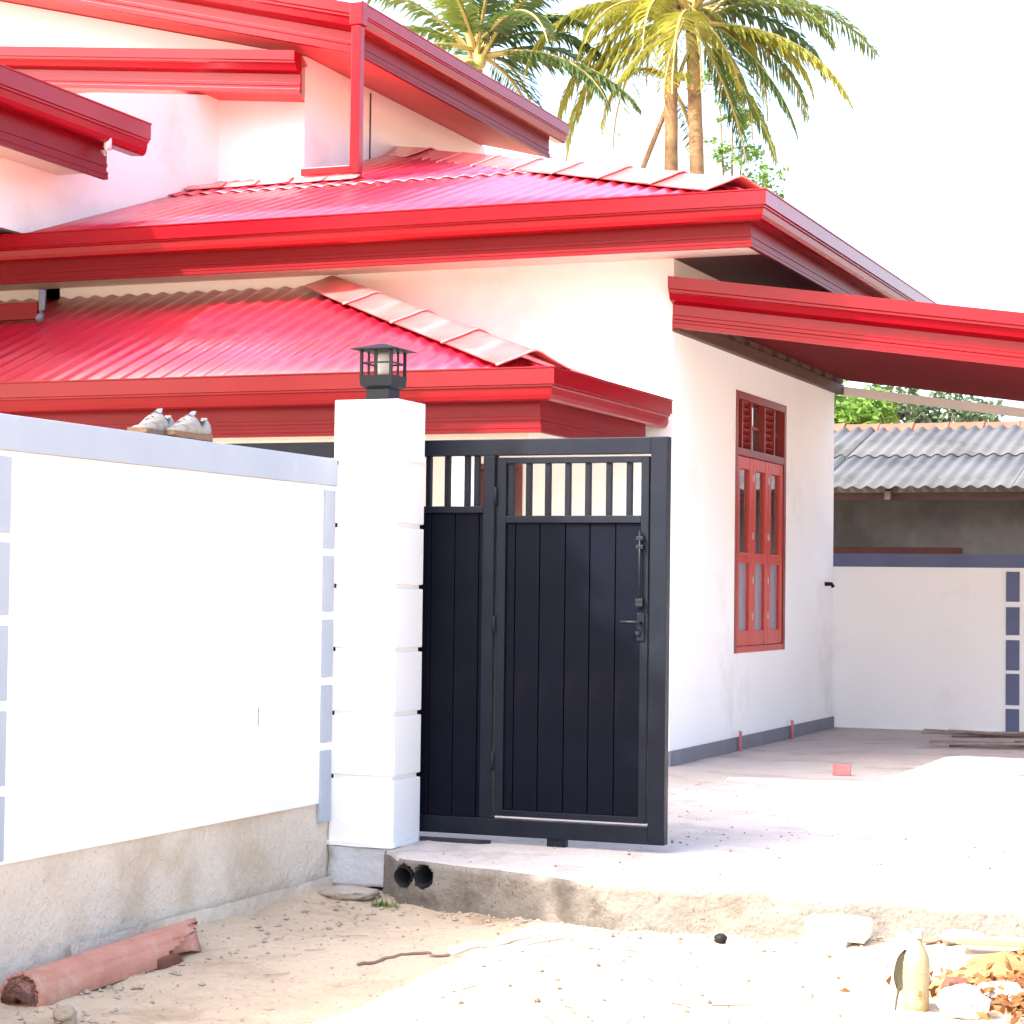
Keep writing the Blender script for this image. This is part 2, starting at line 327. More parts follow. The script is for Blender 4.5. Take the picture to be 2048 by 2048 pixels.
# --- lower roof over the entrance
LX, LY, LZ, LK = -4.68, 11.99, 2.555, .415
Plow = lambda X, Y: (X, Y, 2.545 + LK * (Y - 11.93))
HR = 2.24 / 2.60
hipY = lambda X: min(14.15, 11.93 + (-4.62 - X) * HR)
rs = corr('roof_sheet', 'roof', house, -12.0, -4.66, lambda u: 11.95, hipY, Plow)
Plow2 = lambda Y, X: (X, Y, 2.545 + LK * (-4.62 - X))
corr('roof_sheet', 'roof', house, 11.94, 14.15, lambda u: 4.64, lambda u: 4.64 + (u - 11.93) / HR, lambda u, v: (-v, u, 2.545 + LK * HR * (v - 4.62)))
caps_along(rs, (-7.20, 14.16, 2.545 + LK * 2.23 + .075), (-4.75, 12.04, 2.545 + LK * .11 + .08), 4, w=.225, drop=.095)
z0 = LZ
sweep('gutter', 'gutter', house, GUT, [(-12, LY, z0), (LX, LY, z0)], [(0, -1), (1, -1)])
sweep('gutter', 'gutter', house, GUT, [(LX, LY, z0), (LX, 14.16, z0)], [(1, -1), (1, 0)])
sweep('fascia_board', 'fascia', house, FAS, [(-12, LY, z0), (LX, LY, z0)], [(0, -1), (1, -1)])
sweep('fascia_board', 'fascia', house, FAS, [(LX, LY, z0), (LX, 14.0, z0)], [(1, -1), (1, 0)])
box('soffit', 'soffit', house, -12, LX - .03, LY + .03, YF, 2.20, 2.215, 0)
box('beam', 'soffit', house, -9.6, -4.80, 12.10, 12.26, 2.06, 2.199, .005)
box('column', 'white', house, -5.352, -5.208, 12.11, 12.25, 0, 2.06, .008)
# entrance door
door = box('door', 'maroon', house, DX0 + .05, DX1 - .03, YF + .06, YF + .10, .01, DZ - .04, .003)
box('door_frame', 'maroon', house, DX0, DX0 + .05, YF - .02, YF + .12, 0, DZ, .003)
box('door_frame', 'maroon', house, DX1 - .03, DX1, YF - .02, YF + .12, 0, DZ, .003)
box('door_frame', 'maroon', house, DX0 + .05, DX1 - .03, YF - .02, YF + .12, DZ - .04, DZ, .003)
for i in range(3): box('door_panel', 'maroon', door, DX0 + .11, DX1 - .09, YF + .045, YF + .062, .2 + .62 * i, .7 + .62 * i, .006)
box('handle', 'steel', door, DX0 + .09, DX0 + .12, YF + .02, YF + .06, 1.0, 1.14, .004)

# --- middle roof
MX, MY, MZ, MK = -3.83, 13.61, 3.865, .315
zm = lambda y: 3.842 + MK * (y - 13.5)
hipM = lambda X: 9.78 - X
m1 = corr('roof_sheet', 'roof', house, -9.60, -3.82, lambda u: 13.56, lambda u: min(15.86, hipM(u)), lambda X, Y: (X, Y, zm(Y)))
m2 = corr('roof_sheet', 'roof', house, -9.60, -5.98, lambda u: 15.74, lambda u: min(16.66 if u < -8.76 else 18.5, hipM(u)), lambda X, Y: (X, Y, zm(Y) + .013))
corr('roof_sheet', 'roof', house, 13.54, 20.0, lambda u: 3.78, lambda u: min(8.7, 3.78 + (u - 13.5)), lambda u, v: (-v, u, 3.842 + MK * (v - 3.72)))
caps_along(m1, (-8.745, 18.525, zm(18.525) + .06), (-3.95, 13.73, zm(13.73) + .085), 8, w=.23, drop=.10)
caps_along(m2, (-9.57, 16.02, zm(16.02) + .055), (-7.95, 16.02, zm(16.02) + .055), 5, name='flashing_tile', w=.075, drop=.045)
for (a, b, oa, ob) in [((-12, MY), (MX, MY), (0, -1), (1, -1)), ((MX, MY), (MX, 19.8), (1, -1), (1, 0))]:
    sweep('gutter', 'gutter', house, GUT, [(*a, MZ), (*b, MZ)], [oa, ob])
    sweep('fascia_board', 'fascia', house, scaled(FAS, .93), [(*a, MZ), (*b, MZ)], [oa, ob])
box('soffit', 'soffit', house, -12, MX - .03, MY + .03, YF, 3.545, 3.56, 0)
box('soffit', 'soffit_shaded', house, XC, MX - .03, YF, 19.7, 3.545, 3.56, 0)
# rainwater box and elbow where the lower roof meets the left wing
box('flashing_board', 'fascia', house, -12, -9.30, 13.42, 13.46, 3.20, 3.33, .004)
MB().tube([(-9.27, 13.44, 3.42), (-9.27, 13.44, 3.27), (-9.25, 13.40, 3.22), (-9.22, 13.33, 3.19)], .028, 10).build('waste_pipe', 'plinth', house, smooth=True)
box('wing_floor', 'soffit_shaded', house, -13, W1X - .002, 8, YF - .01, 3.885, 3.90, 0)

# --- upper roof with verge and eave
UX, UY, UZ, UK = -7.94, 16.04, 6.09, .245
end = (-13.5, UY, UZ + UK * (UX + 13.5))
sweep('gutter', 'gutter', house, GUT, [(UX, UY - .14, UZ), (UX, 20.7, UZ - .01)], [(1, 0), (1, 0)])
sweep('fascia_board', 'fascia', house, FAS, [(UX, UY, UZ), (UX, 20.5, UZ - .01)], [(1, -1), (1, 0)])
sweep('barge_board', 'gutter', house, scaled(MOULD, 1.04), [end, (UX, UY, UZ)], [(0, -1), (1, -1)])
corr('roof_sheet', 'roof', house, 15.95, 20.7, lambda u: 7.88, lambda u: 13.5, lambda u, v: (-v, u, 6.06 + UK * (v - 7.94)))
MB().prism([(UX, UY + .02, 5.712), (UX, 20.6, 5.712), (-13.5, 20.6, 5.712 + UK * (13.5 + UX)), (-13.5, UY + .02, 5.712 + UK * (13.5 + UX))], (0, 0, .012)).build('soffit', 'soffit_red', house)
dp = MB().box(-7.90, -7.815, 15.80, 15.885, 4.66, 5.90).build('downpipe', 'gutter', house, bevel=.008)
box('outlet_box', 'gutter', dp, -7.915, -7.795, 15.79, 15.90, 5.90, 6.10, .01)
box('pipe_shoe', 'gutter', dp, -8.36, -7.90, 15.81, 15.875, 4.665, 4.73, .006)
# --- hood roof across the gable
HA, HB = (-13.4, 16.16, 6.27), (-8.56, 16.16, 5.805)
sweep('barge_board', 'gutter', house, scaled(MOULD, .96), [HA, HB], [(0, -1), (0, -1)])
MB().prism([(-13.4, 16.17, 6.25), (-8.56, 16.17, 5.785), (-8.72, W2Y, 5.80), (-13.4, W2Y, 6.25)], (0, 0, .015)).build('hood_sheet', 'roof', house)
MB().prism([(-13.4, 16.17, 5.94), (-8.60, 16.17, 5.475), (-8.75, W2Y, 5.49), (-13.4, W2Y, 5.94)], (0, 0, .012)).build('soffit', 'soffit_red', house)
# --- left wing eave
k = 1.28
sweep('gutter', 'gutter', house, scaled(GUT, k), [(-9.17, 9.5, 4.885), (-9.17, 14.47, 4.875)], [(1, 0), (1, 0)])
sweep('fascia_board', 'fascia', house, scaled(FAS, k * 1.02), [(-9.17, 9.5, 4.885), (-9.17, 14.12, 4.875)], [(1, 0), (1, 0)])
corr('roof_sheet', 'roof', house, 9.5, 14.4, lambda u: 9.12, lambda u: 13.0, lambda u, v: (-v, u, 4.87 + .22 * (v - 9.17)))
box('soffit', 'soffit', house, W1X, -9.2, 9.5, 14.1, 4.43, 4.445, 0)
MB().tube([(-9.06, 13.96, 4.66), (-9.06, 13.96, 4.58), (-9.08, 13.93, 4.54)], .032, 10).build('gutter_outlet', 'hose', house, smooth=True)

# --- lean-to roof on the right of the house
PK = .143
zp = lambda X: 3.40 - PK * (X + 4.535)
sweep('barge_board', 'gutter', house, scaled(MOULD, .965), [(-4.53, 14.12, zp(-4.53)), (.6, 14.12, zp(.6))], [(0, -1), (0, -1)])
corr('roof_sheet', 'fascia', house, 14.13, 19.15, lambda u: -4.46, lambda u: .6, lambda u, v: (v, u, zp(v) - .19), amp=.014)
box('wall_plate', 'brown', house, XC, XC + .055, 14.14, 19.1, 3.03, 3.12, .004)
for i in range(12): box('rafter_block', 'brown', house, XC, XC + .06, 14.3 + .41 * i, 14.55 + .41 * i, 3.125, 3.185, .003)
MB().prism([(-4.54, 19.10, zp(-4.54) - .29), (.6, 19.10, zp(.6) - .29), (.6, 19.10, zp(.6) - .37), (-4.54, 19.10, zp(-4.54) - .37)], (0, .05, 0)).build('end_beam', 'soffit', house)
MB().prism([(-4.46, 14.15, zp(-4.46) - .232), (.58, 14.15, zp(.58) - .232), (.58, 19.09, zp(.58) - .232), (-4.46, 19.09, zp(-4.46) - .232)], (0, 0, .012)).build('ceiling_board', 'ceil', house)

# --- window in the side wall
wx = XC
win = thing('window', (0, 0, 0), None, None); win.parent = house; win.matrix_parent_inverse = wmat(house).inverted()
def wb(name, m, y0, y1, z0, z1, x0=-.07, x1=-.012, bev=.004): return box(name, m, win, wx + x0, wx + x1, y0, y1, z0, z1, bev)
fr = .062; TZ0, TZ1 = 2.275, 2.335
wb('frame', 'wood2', WY0, WY0 + fr, WZ0, WZ1, -.12, .006); wb('frame', 'wood2', WY1 - fr, WY1, WZ0, WZ1, -.12, .006)
wb('frame', 'wood2', WY0 + fr, WY1 - fr, WZ1 - fr, WZ1, -.12, .006); wb('frame', 'wood', WY0 + fr, WY1 - fr, WZ0, WZ0 + .05, -.12, .006)
wb('transom', 'wood2', WY0 + fr, WY1 - fr, TZ0, TZ1, -.12, .004)
a, b = WY0 + fr + .004, WY1 - fr - .004; w = (b - a) / 3
for i in range(3):
    y0, y1 = a + i * w + .002, a + (i + 1) * w - .002; st = .088
    zb, zt, zmid = WZ0 + .054, TZ0 - .004, 1.485
    for yy in (y0, y1 - st): wb('sash_stile', 'wood', yy, yy + st, zb, zt, -.052, -.004, .005)
    for q0, q1 in ((zb, zb + .115), (zmid - .04, zmid + .04), (zt - .095, zt)): wb('sash_rail', 'wood', y0 + st, y1 - st, q0, q1, -.05, -.006, .005)
    wb('pane', 'pane', y0 + st - .003, y1 - st + .003, zmid + .035, zt - .09, -.034, -.029, 0)
    wb('pane', 'frost', y0 + st - .003, y1 - st + .003, zb + .11, zmid - .035, -.034, -.029, 0)
    for hz in (zb + .2, zmid - .2, zmid + .15, zt - .18): 
        if i: wb('hinge', 'steel', y0 - .006, y0 + .010, hz, hz + .055, -.01, .004, .001)
fz0, fz1 = TZ1, WZ1 - fr
lv = [(15.960, 16.246), (16.617, 16.941)]
for (q0, q1) in lv:
    for yy in (q0, q1 - .028): wb('louvre_stile', 'wood2', yy, yy + .028, fz0, fz1, -.10, -.006, .003)
    nsl = 7
    sl = MB().box(-.045, .045, -(q1 - q0 - .056) / 2, (q1 - q0 - .056) / 2, -.006, .006).mesh('louvre_slat', 'wood2', bevel=.002)
    for s in range(nsl): inst(sl, 'louvre_slat', win, (wx - .052, (q0 + q1) / 2, fz0 + (fz1 - fz0) * (s + .5) / nsl), (0, R(-38), 0))
for q0, q1 in [(WY0 + fr, lv[0][0]), (lv[0][1], lv[1][0]), (lv[1][1], WY1 - fr)]:
    wb('pane', 'pane', q0, q1, fz0, fz1, -.06, -.055, 0)
    wb('glazing_bar', 'wood2', q0, q1, (fz0 + fz1) / 2 - .012, (fz0 + fz1) / 2 + .012, -.075, -.045, .002)
# wall fittings
MB().tube([(XC - .01, 18.66, 1.30), (XC + .06, 18.66, 1.30), (XC + .075, 18.66, 1.27)], .018, 8).build('wall_hook', 'lantern', house, smooth=True)
box('flake', 'soffit', house, XC, XC + .004, 14.30, 14.33, .96, 1.06, 0)

# ------------------------------------------------------------------ left boundary wall
BW = thing('boundary_wall', (-4.68, 7, -.3), 'white boundary wall with pale blue-grey coping and grey block strips, left foreground', 'wall')
box('plaster_panel', 'white', BW, -4.76, -4.60, 2.0, 9.112, .20, 1.70, .004)
def rough_panel(name, m, parent, x, y0, y1, z0, z1, dx, ny, nz, amp):
    vs = [(x + amp * hashn(x, y0 + (y1 - y0) * i / ny, z0 + (z1 - z0) * j / nz, 2.2) + amp * .4 * hashn(3, y0 + (y1 - y0) * i / ny, z0 + (z1 - z0) * j / nz, 11), y0 + (y1 - y0) * i / ny, z0 + (z1 - z0) * j / nz) for i in range(ny + 1) for j in range(nz + 1)]
    k = nz + 1; fs = [(i * k + j, (i + 1) * k + j, (i + 1) * k + j + 1, i * k + j + 1) for i in range(ny) for j in range(nz)]
    return MB().add(vs, fs).build(name, m, parent, smooth=True)
box('footing_core', 'cement', BW, -4.74, -4.63, 2.0, 9.115, -.45, .1995, 0)
rough_panel('cement_base', 'cement', BW, -4.612, 2.0, 9.115, -.45, .1995, 0, 180, 22, .010)
rough_panel('cement_ledge', 'cement', BW, -4.575, 6.9, 9.10, -.45, -.145, 0, 70, 14, .014)
box('coping', 'grey', BW, -4.775, -4.585, 2.0, 9.10, 1.70, 1.83, .006)
qz = [(1.401, 1.677), (1.102, 1.366), (.793, 1.064), (.486, .755)]
for y0, y1 in ((8.985, 9.085), (6.18, 6.485), (3.4, 3.7)):
    for z0, z1 in qz + [(.215 if y0 < 8 else .112, .448)]: box('grey_block', 'grey', BW, -4.61, -4.588, y0, y1, z0, z1, .003)
box('pencil_mark', 'grey_dark', BW, -4.6005, -4.5992, 8.38, 8.386, .60, .68, 0)

# ------------------------------------------------------------------ gate pillar and lantern
PX0, PX1, PY0, PY1 = -4.607, -4.268, 9.10, 9.405
pil = thing('gate_pillar', (-4.44, 9.25, -.2), 'square white gate pillar of seven grooved blocks between wall and gate', 'pillar')
jz = [.018, .3215, .621, .9236, 1.2246, 1.5145, 1.8123, 2.112]
box('core', 'pillar', pil, PX0 + .016, PX1 - .016, PY0 + .016, PY1 - .016, .0, 2.09, 0)
for i in range(7): box('block', 'pillar', pil, PX0, PX1, PY0, PY1, jz[i] + (.010 if i else 0), jz[i + 1] - (.010 if i < 6 else 0), .007)
def lumpy(name, m, parent, x0, x1, y0, y1, z0, z1, amp, seed=0, n=9, smooth=True):
    bm = bmesh.new(); bmesh.ops.create_cube(bm, size=1); bmesh.ops.subdivide_edges(bm, edges=bm.edges, cuts=n, use_grid_fill=True)
    for v in bm.verts:
        p = Vector((x0 + (v.co.x + .5) * (x1 - x0), y0 + (v.co.y + .5) * (y1 - y0), z0 + (v.co.z + .5) * (z1 - z0)))
        o = Vector((hashn(p.x, p.y, p.z + seed, 6), hashn(p.x + 9, p.y, p.z + seed, 6), hashn(p.x, p.y + 9, p.z + seed, 6))) * amp
        v.co = p + o
    me = bpy.data.meshes.new(name); bm.to_mesh(me); bm.free(); me.materials.append(M[m])
    if smooth: me.polygons.foreach_set('use_smooth', [True] * len(me.polygons))
    return link(me, name, parent)
lumpy('collar', 'pillar', pil, PX0 - .012, PX1 + .004, PY0 - .014, PY1, -.002, .020, .006, 3)
lumpy('footing', 'footing', pil, PX0 - .002, PX1 - .02, PY0 - .004, PY1, -.19, -.002, .012, 5, 12)
lumpy('lower_footing', 'cement', pil, PX0 - .02, PX1 - .03, PY0 - .07, PY1, -.42, -.203, .02, 8, 12)

lx, ly = -4.425, 9.25
lan = thing('pillar_lantern', (lx, ly, 2.112), 'small dark square lantern with flat pyramid lid on the white pillar', 'lantern')
box('foot', 'lantern', lan, lx - .062, lx + .062, ly - .062, ly + .062, 2.112, 2.172, .006)
MB().add([(lx + sx * w_, ly + sy * w_, z) for z, w_ in ((2.172, .06), (2.185, .082), (2.232, .086), (2.236, .086)) for sx, sy in ((-1, -1), (1, -1), (1, 1), (-1, 1))],
         [(3, 2, 1, 0), (12, 13, 14, 15)] + [(i * 4 + j, i * 4 + (j + 1) % 4, (i + 1) * 4 + (j + 1) % 4, (i + 1) * 4 + j) for i in range(3) for j in range(4)]).build('tray', 'lantern', lan)
for sx in (-1, 1):
    for sy in (-1, 1): box('post', 'lantern', lan, lx + sx * .078 - .007, lx + sx * .078 + .007, ly + sy * .078 - .007, ly + sy * .078 + .007, 2.236, 2.356, .001)
for sx in (-1, 0, 1):
    for sy in (-1, 0, 1):
        if (sx == 0) != (sy == 0): box('bar', 'lantern', lan, lx + sx * .078 - .005, lx + sx * .078 + .005, ly + sy * .078 - .005, ly + sy * .078 + .005, 2.236, 2.356, .001)
for s in (-1, 1):
    box('rail', 'lantern', lan, lx - .071, lx + .071, ly + s * .078 - .004, ly + s * .078 + .004, 2.292, 2.300, 0)
    box('rail', 'lantern', lan, lx + s * .078 - .004, lx + s * .078 + .004, ly - .071, ly + .071, 2.292, 2.300, 0)
MB().add([(lx + sx * w_, ly + sy * w_, z) for z, w_ in ((2.352, .09), (2.358, .120), (2.362, .120), (2.392, .02), (2.396, .0)) for sx, sy in ((-1, -1), (1, -1), (1, 1), (-1, 1))],
         [(3, 2, 1, 0)] + [(i * 4 + j, i * 4 + (j + 1) % 4, (i + 1) * 4 + (j + 1) % 4, (i + 1) * 4 + j) for i in range(4) for j in range(4)]).build('lid', 'lantern', lan)
MB().tube([(lx, ly, 2.236), (lx, ly, 2.26), (lx, ly, 2.29), (lx, ly, 2.33), (lx, ly, 2.345)], [.03, .036, .038, .034, .02], 14).build('glass_globe', 'white_glass', lan, smooth=True)

# ------------------------------------------------------------------ sliding gate
GY0, GY1 = 9.463, 9.523
GX0, GXM0, GXM1, GX1 = -5.45, -3.985, -3.925, -3.054
gate = thing('sliding_gate', (-4.2, 9.5, 0), 'dark charcoal sheet-metal sliding gate with barred top strip beside white pillar', 'gate')
def gb(name, x0, x1, z0, z1, y0=GY0, y1=GY1, m='gate', par=None, bev=.004): return box(name, m, par or gate, x0, x1, y0, y1, z0, z1, bev)
gb('top_rail', GX0, GX1 - .082, 1.862, 1.940); gb('post', GX1 - .082, GX1, .04, 1.941); gb('bottom_rail', GX0, GX1 - .082, .04, .122)
gb('post', GX0, GX0 + .06, .122, 1.862); gb('post', GXM0, GXM1, .122, 1.862)
gb('mid_rail', GX0 + .06, GXM0, 1.585, 1.618)
def planks(x0, x1, z0, z1, edges, par):
    gb('back_sheet', x0, x1, z0, z1, 9.506, 9.510, 'gate_panel', par, 0)
    for e0, e1 in zip(edges[:-1], edges[1:]): gb('plank', e0 + .0022, e1 - .0022, z0, z1, 9.484 + random.uniform(-.001, .001), 9.506, 'gate_panel', par, .0035)
e = [-4.012 - .1265 * i for i in range(12)][::-1]; e[0] = GX0 + .06; e.append(GXM0)
planks(GX0 + .06, GXM0, .122, 1.585, e, gate)
bar = MB().box(-.0135, .0135, -.0135, .0135, -.122, .122).mesh('bar', 'gate', bevel=.003)
x = -4.075
xsb = [-4.028, -4.080, -4.184, -4.284] + [-4.384 - .1 * i for i in range(10)]
for x in xsb: inst(bar, 'bar', gate, (x, 9.495, 1.740))
# wicket door hung inside the frame
wk = MB().box(-3.913, -3.868, 9.47, 9.516, .135, 1.852).build('wicket_door', 'gate', gate, bevel=.003)
WX1 = -3.146
gb('stile', -3.185, WX1, .135, 1.852, 9.47, 9.516, par=wk, bev=.003)
gb('rail', -3.868, -3.185, 1.822, 1.852, 9.471, 9.515, par=wk, bev=.003)
gb('rail', -3.868, -3.185, 1.537, 1.572, 9.471, 9.515, par=wk, bev=.003)
gb('rail', -3.868, -3.185, .135, .165, 9.471, 9.515, par=wk, bev=.003)
planks(-3.868, -3.185, .165, 1.537, [-3.868, -3.822, -3.696, -3.566, -3.442, -3.313, -3.186], wk)
for x in (-3.848, -3.758, -3.660, -3.558, -3.456, -3.351, -3.249): inst(bar, 'bar', wk, (x, 9.495, 1.697), sc=(1, 1, 1.02))
MB().tube([(-3.182, 9.452, 1.50), (-3.182, 9.452, 1.13)], .007, 8).build('bolt_rod', 'gate', wk, smooth=True)
for z in (1.455, 1.415, 1.165, 1.145): box('bolt_bracket', 'lantern', wk, -3.2, -3.164, 9.445, 9.47, z, z + .018, .002)
lk = box('lock_plate', 'gate', wk, -3.197, -3.160, 9.462, 9.47, .985, 1.115, .003)
MB().tube([(-3.178, 9.468, 1.072), (-3.178, 9.435, 1.072), (-3.20, 9.430, 1.072), (-3.268, 9.430, 1.073)], .0075, 8).build('lever_handle', 'lantern', lk, smooth=True)
MB().tube([(-3.19, 9.463, 1.022), (-3.19, 9.452, 1.022)], .011, 10).build('key_cylinder', 'lantern', lk)
for z in (.35, 1.0, 1.62): MB().tube([(-3.919, 9.462, z), (-3.919, 9.462, z + .09)], .009, 8).build('hinge', 'gate', wk, smooth=True)
gb('wheel_bracket', -3.637, -3.547, .0, .0395, 9.468, 9.518, bev=.003)
for x in (-3.592,):
    MB().tube([(x, 9.478, .012), (x, 9.508, .012)], .022, 14).build('wheel', 'lantern', gate)
gb('wheel_bracket', -5.2, -5.11, .0, .0395, 9.468, 9.518, bev=.003)
tr = MB().add([(-5.6, 9.395, .003), (-3.955, 9.395, .003), (-3.915, 9.452, .003), (-5.6, 9.452, .003), (-5.6, 9.395, .02), (-3.955, 9.395, .02), (-3.915, 9.452, .02), (-5.6, 9.452, .02)],
              [(3, 2, 1, 0), (4, 5, 6, 7), (0, 1, 5, 4), (1, 2, 6, 5), (2, 3, 7, 6), (3, 0, 4, 7)]).build('gate_track', 'dark', bevel=.002)
props(tr, 'dark flat steel track end on the floor under the gate by the pillar', 'gate track')

# ------------------------------------------------------------------ back boundary wall
BB = thing('boundary_wall', (0, 19.2, 0), 'white back courtyard wall with slate coping and square slate blocks beyond the window', 'wall')
box('plaster_panel', 'white', BB, -4.62, 6, 19.13, 19.28, -.2, 1.462, 0)
box('coping', 'grey_dark', BB, -4.62, 6, 19.115, 19.295, 1.462, 1.581, .005)
for x0 in (-3.022, .2, 3.4):
    for z0, z1 in ((1.163, 1.428), (.868, 1.115), (.558, .825), (.252, .528), (.012, .218)): box('slate_block', 'grey_dark', BB, x0, x0 + .118, 19.118, 19.14, z0, z1, .003)
box('skirting', 'white', BB, -4.5, -3.03, 19.116, 19.13, 0, .014, .002)

# ------------------------------------------------------------------ neighbour's shed
SH = thing('shed', (-4, 24.5, -.2), 'old neighbouring shed with grey corrugated roof behind the back wall', 'shed')
box('wall', 'shedwall', SH, -10, 5, 23.85, 24.05, -.3, 2.36, 0)
box('brick_band', 'brickred', SH, -6.6, -4.25, 23.835, 23.85, 1.2, 1.74, .004)
box('eave_beam', 'brown', SH, -10, 5, 23.10, 23.18, 2.24, 2.32, .004)
for x in (-9, -6.9, -4.95, -3.1, -1.2, .7, 2.6): 
    MB().prism([(x, 23.02, 2.335), (x, 26.0, 3.14), (x, 26.0, 3.04), (x, 23.02, 2.245)], (.06, 0, 0)).build('rafter', 'stick', SH)
zs = lambda y: 2.40 + .283 * (y - 23)
def srow(v0, v1, lift):
    for i in range(14):
        u0 = -10.0 + 1.062 * i
        o = corr('roof_sheet', 'asb', SH, u0, u0 + 1.062 + .06, lambda u: v0 + .02 * math.sin(i * 7.1), lambda u: v1, lambda X, Y: (X, Y, zs(Y) + lift + .006 * (i % 2)), pitch=.160, amp=.016, nv=2)
srow(22.92, 24.55, 0); srow(24.42, 26.05, .016)
corr('roof_sheet', 'asb', SH, -10, 5, lambda u: -29, lambda u: -26.02, lambda X, v: (X, -v, zs(26.02) - .283 * (-v - 26.02)), pitch=.160, amp=.016)
caps_along(SH, (-10, 26.02, 3.315), (5, 26.02, 3.315), 35, name='ridge_tile', w=.15, drop=.11, m='ridge')

# ------------------------------------------------------------------ trees
RV = Vector((math.cos(R(22.05)), math.sin(R(22.05)), 0)); FV = Vector((-math.sin(R(22.05)), math.cos(R(22.05)), 0))
def frond(parent, base, az, el, L, droop, m, seed, nl=60, wid=.055, ll=.78, twist=0.):
    rnd = random.Random(seed); hd = RV * math.cos(az) + FV * math.sin(az); P = []; p = Vector(base); n = 14; ang = el
    for i in range(n + 1):
        P.append(p.copy()); p = p + (hd * math.cos(ang) + Vector((0, 0, 1)) * math.sin(ang)) * (L / n); ang -= droop / n * (.5 + 1.0 * i / n); ang = max(ang, R(-86))
    mb = MB().tube(P, [.045 * (1 - .85 * i / n) + .006 for i in range(n + 1)], 5)
    k0 = len(mb.f); side = hd.cross(Vector((0, 0, 1))).normalized(); side = (side * math.cos(twist) + Vector((0, 0, 1)) * math.sin(twist))
    for i in range(nl):
        t = .14 + .85 * (i + rnd.random() * .5) / nl; q = t * n; a = int(min(q, n - 1)); c = P[a].lerp(P[a + 1], q - a); d = (P[a + 1] - P[a]).normalized()
        for s in (-1, 1):
            if rnd.random() < .04: continue
            l = ll * (math.sin(math.pi * min(1, t * .82 + .16)) ** .6) * rnd.uniform(.75, 1.1) * L / 3.6
            v = (side * s * rnd.uniform(.75, 1) + d * rnd.uniform(.35, .75) + Vector((0, 0, rnd.uniform(-.25, .05)))).normalized()
            sag = Vector((0, 0, -rnd.uniform(.25, .85))); wv = v.cross(Vector((0, 0, 1)) if abs(v.z) < .9 else RV).normalized().cross(v).lerp(d, .6).normalized() * wid * .5
            p1 = c + v * l * .5 + sag * l * .12; p2 = c + v * l * .85 + sag * l * .5
            mb.add([c - wv * .4, c + wv * .4, p1 + wv, p1 - wv, p2], [(0, 1, 2, 3), (3, 2, 4)])
    me = mb.mesh('frond', None, fix=False); me.materials.append(M[m]); me.materials.append(M['rachis'])
    for i in range(k0): me.polygons[i].material_index = 1
    return link(me, 'frond', parent)
def palm(label, base, top, r0, r1, fr, seed, lean=0, nuts=6, cat='palm tree', group='coconut palms behind the house'):
    base = Vector(base); top = Vector(top); rnd = random.Random(seed)
    t = thing('coconut_palm', base, label, cat, group); n = 26; P = []; rad = []
    for i in range(n + 1):
        q = i / n; p = base.lerp(top, q) + RV * lean * math.sin(math.pi * q); P.append(p); rad.append((r0 + (r1 - r0) * q) * (1 + .05 * (i % 2)) + (.12 * max(0, 1 - q * 8)))
    MB().tube(P, rad, 12).build('trunk', 'bark', t, smooth=True)
    for i, (az, el, L, dr, m) in enumerate(fr):
        b = top + (RV * math.cos(az) + FV * math.sin(az)) * r1 * .6 + Vector((0, 0, rnd.uniform(-.25, .15)))
        frond(t, b, az, el, L, dr, m, seed * 100 + i)
    cm = bpy.data.meshes.new('coconut'); bm = bmesh.new(); bmesh.ops.create_icosphere(bm, subdivisions=2, radius=.13); bm.to_mesh(cm); bm.free(); cm.materials.append(M['coconut'])
    cm.polygons.foreach_set('use_smooth', [True] * len(cm.polygons))
    for i in range(nuts):
        a = rnd.uniform(0, 6.28); inst(cm, 'coconut', t, top + Vector((math.cos(a) * .24, math.sin(a) * .24, -.12 - .2 * rnd.random())), sc=(1, 1, 1.25))
    return t
def rfr(seed, n, L=(3.4, 4.6), mats=('palm', 'palm_d', 'palm', 'palm_y')):
    rnd = random.Random(seed); out = []
    for i in range(n):
        q = i / (n - 1); out.append((i * 2.399 + rnd.uniform(-.2, .2), R(78 - 95 * q + rnd.uniform(-8, 8)), rnd.uniform(*L), R(62 + 40 * q + rnd.uniform(-10, 15)), mats[int(rnd.random() * len(mats))]))
    return out
palm('coconut palm with dark green fronds rising behind the upper red eave, left of the pair', (-16.3, 38.3, -.3), (-16.40, 38.30, 11.75), .17, .13,
     rfr(3, 17, (2.6, 3.3), ('palm', 'palm_d', 'palm_d')) + [(0.1, R(28), 2.9, R(95), 'palm_d'), (-.25, R(2), 3.6, R(62), 'palm_d'), (-.1, R(45), 2.4, R(90), 'palm_d'), (3.0, R(40), 2.4, R(100), 'palm'), (.1, R(65), 2.4, R(60), 'palm'), (2.6, R(75), 2.6, R(40), 'palm_y'), (-1.4, R(70), 2.6, R(50), 'palm')], 3, 0, 5)
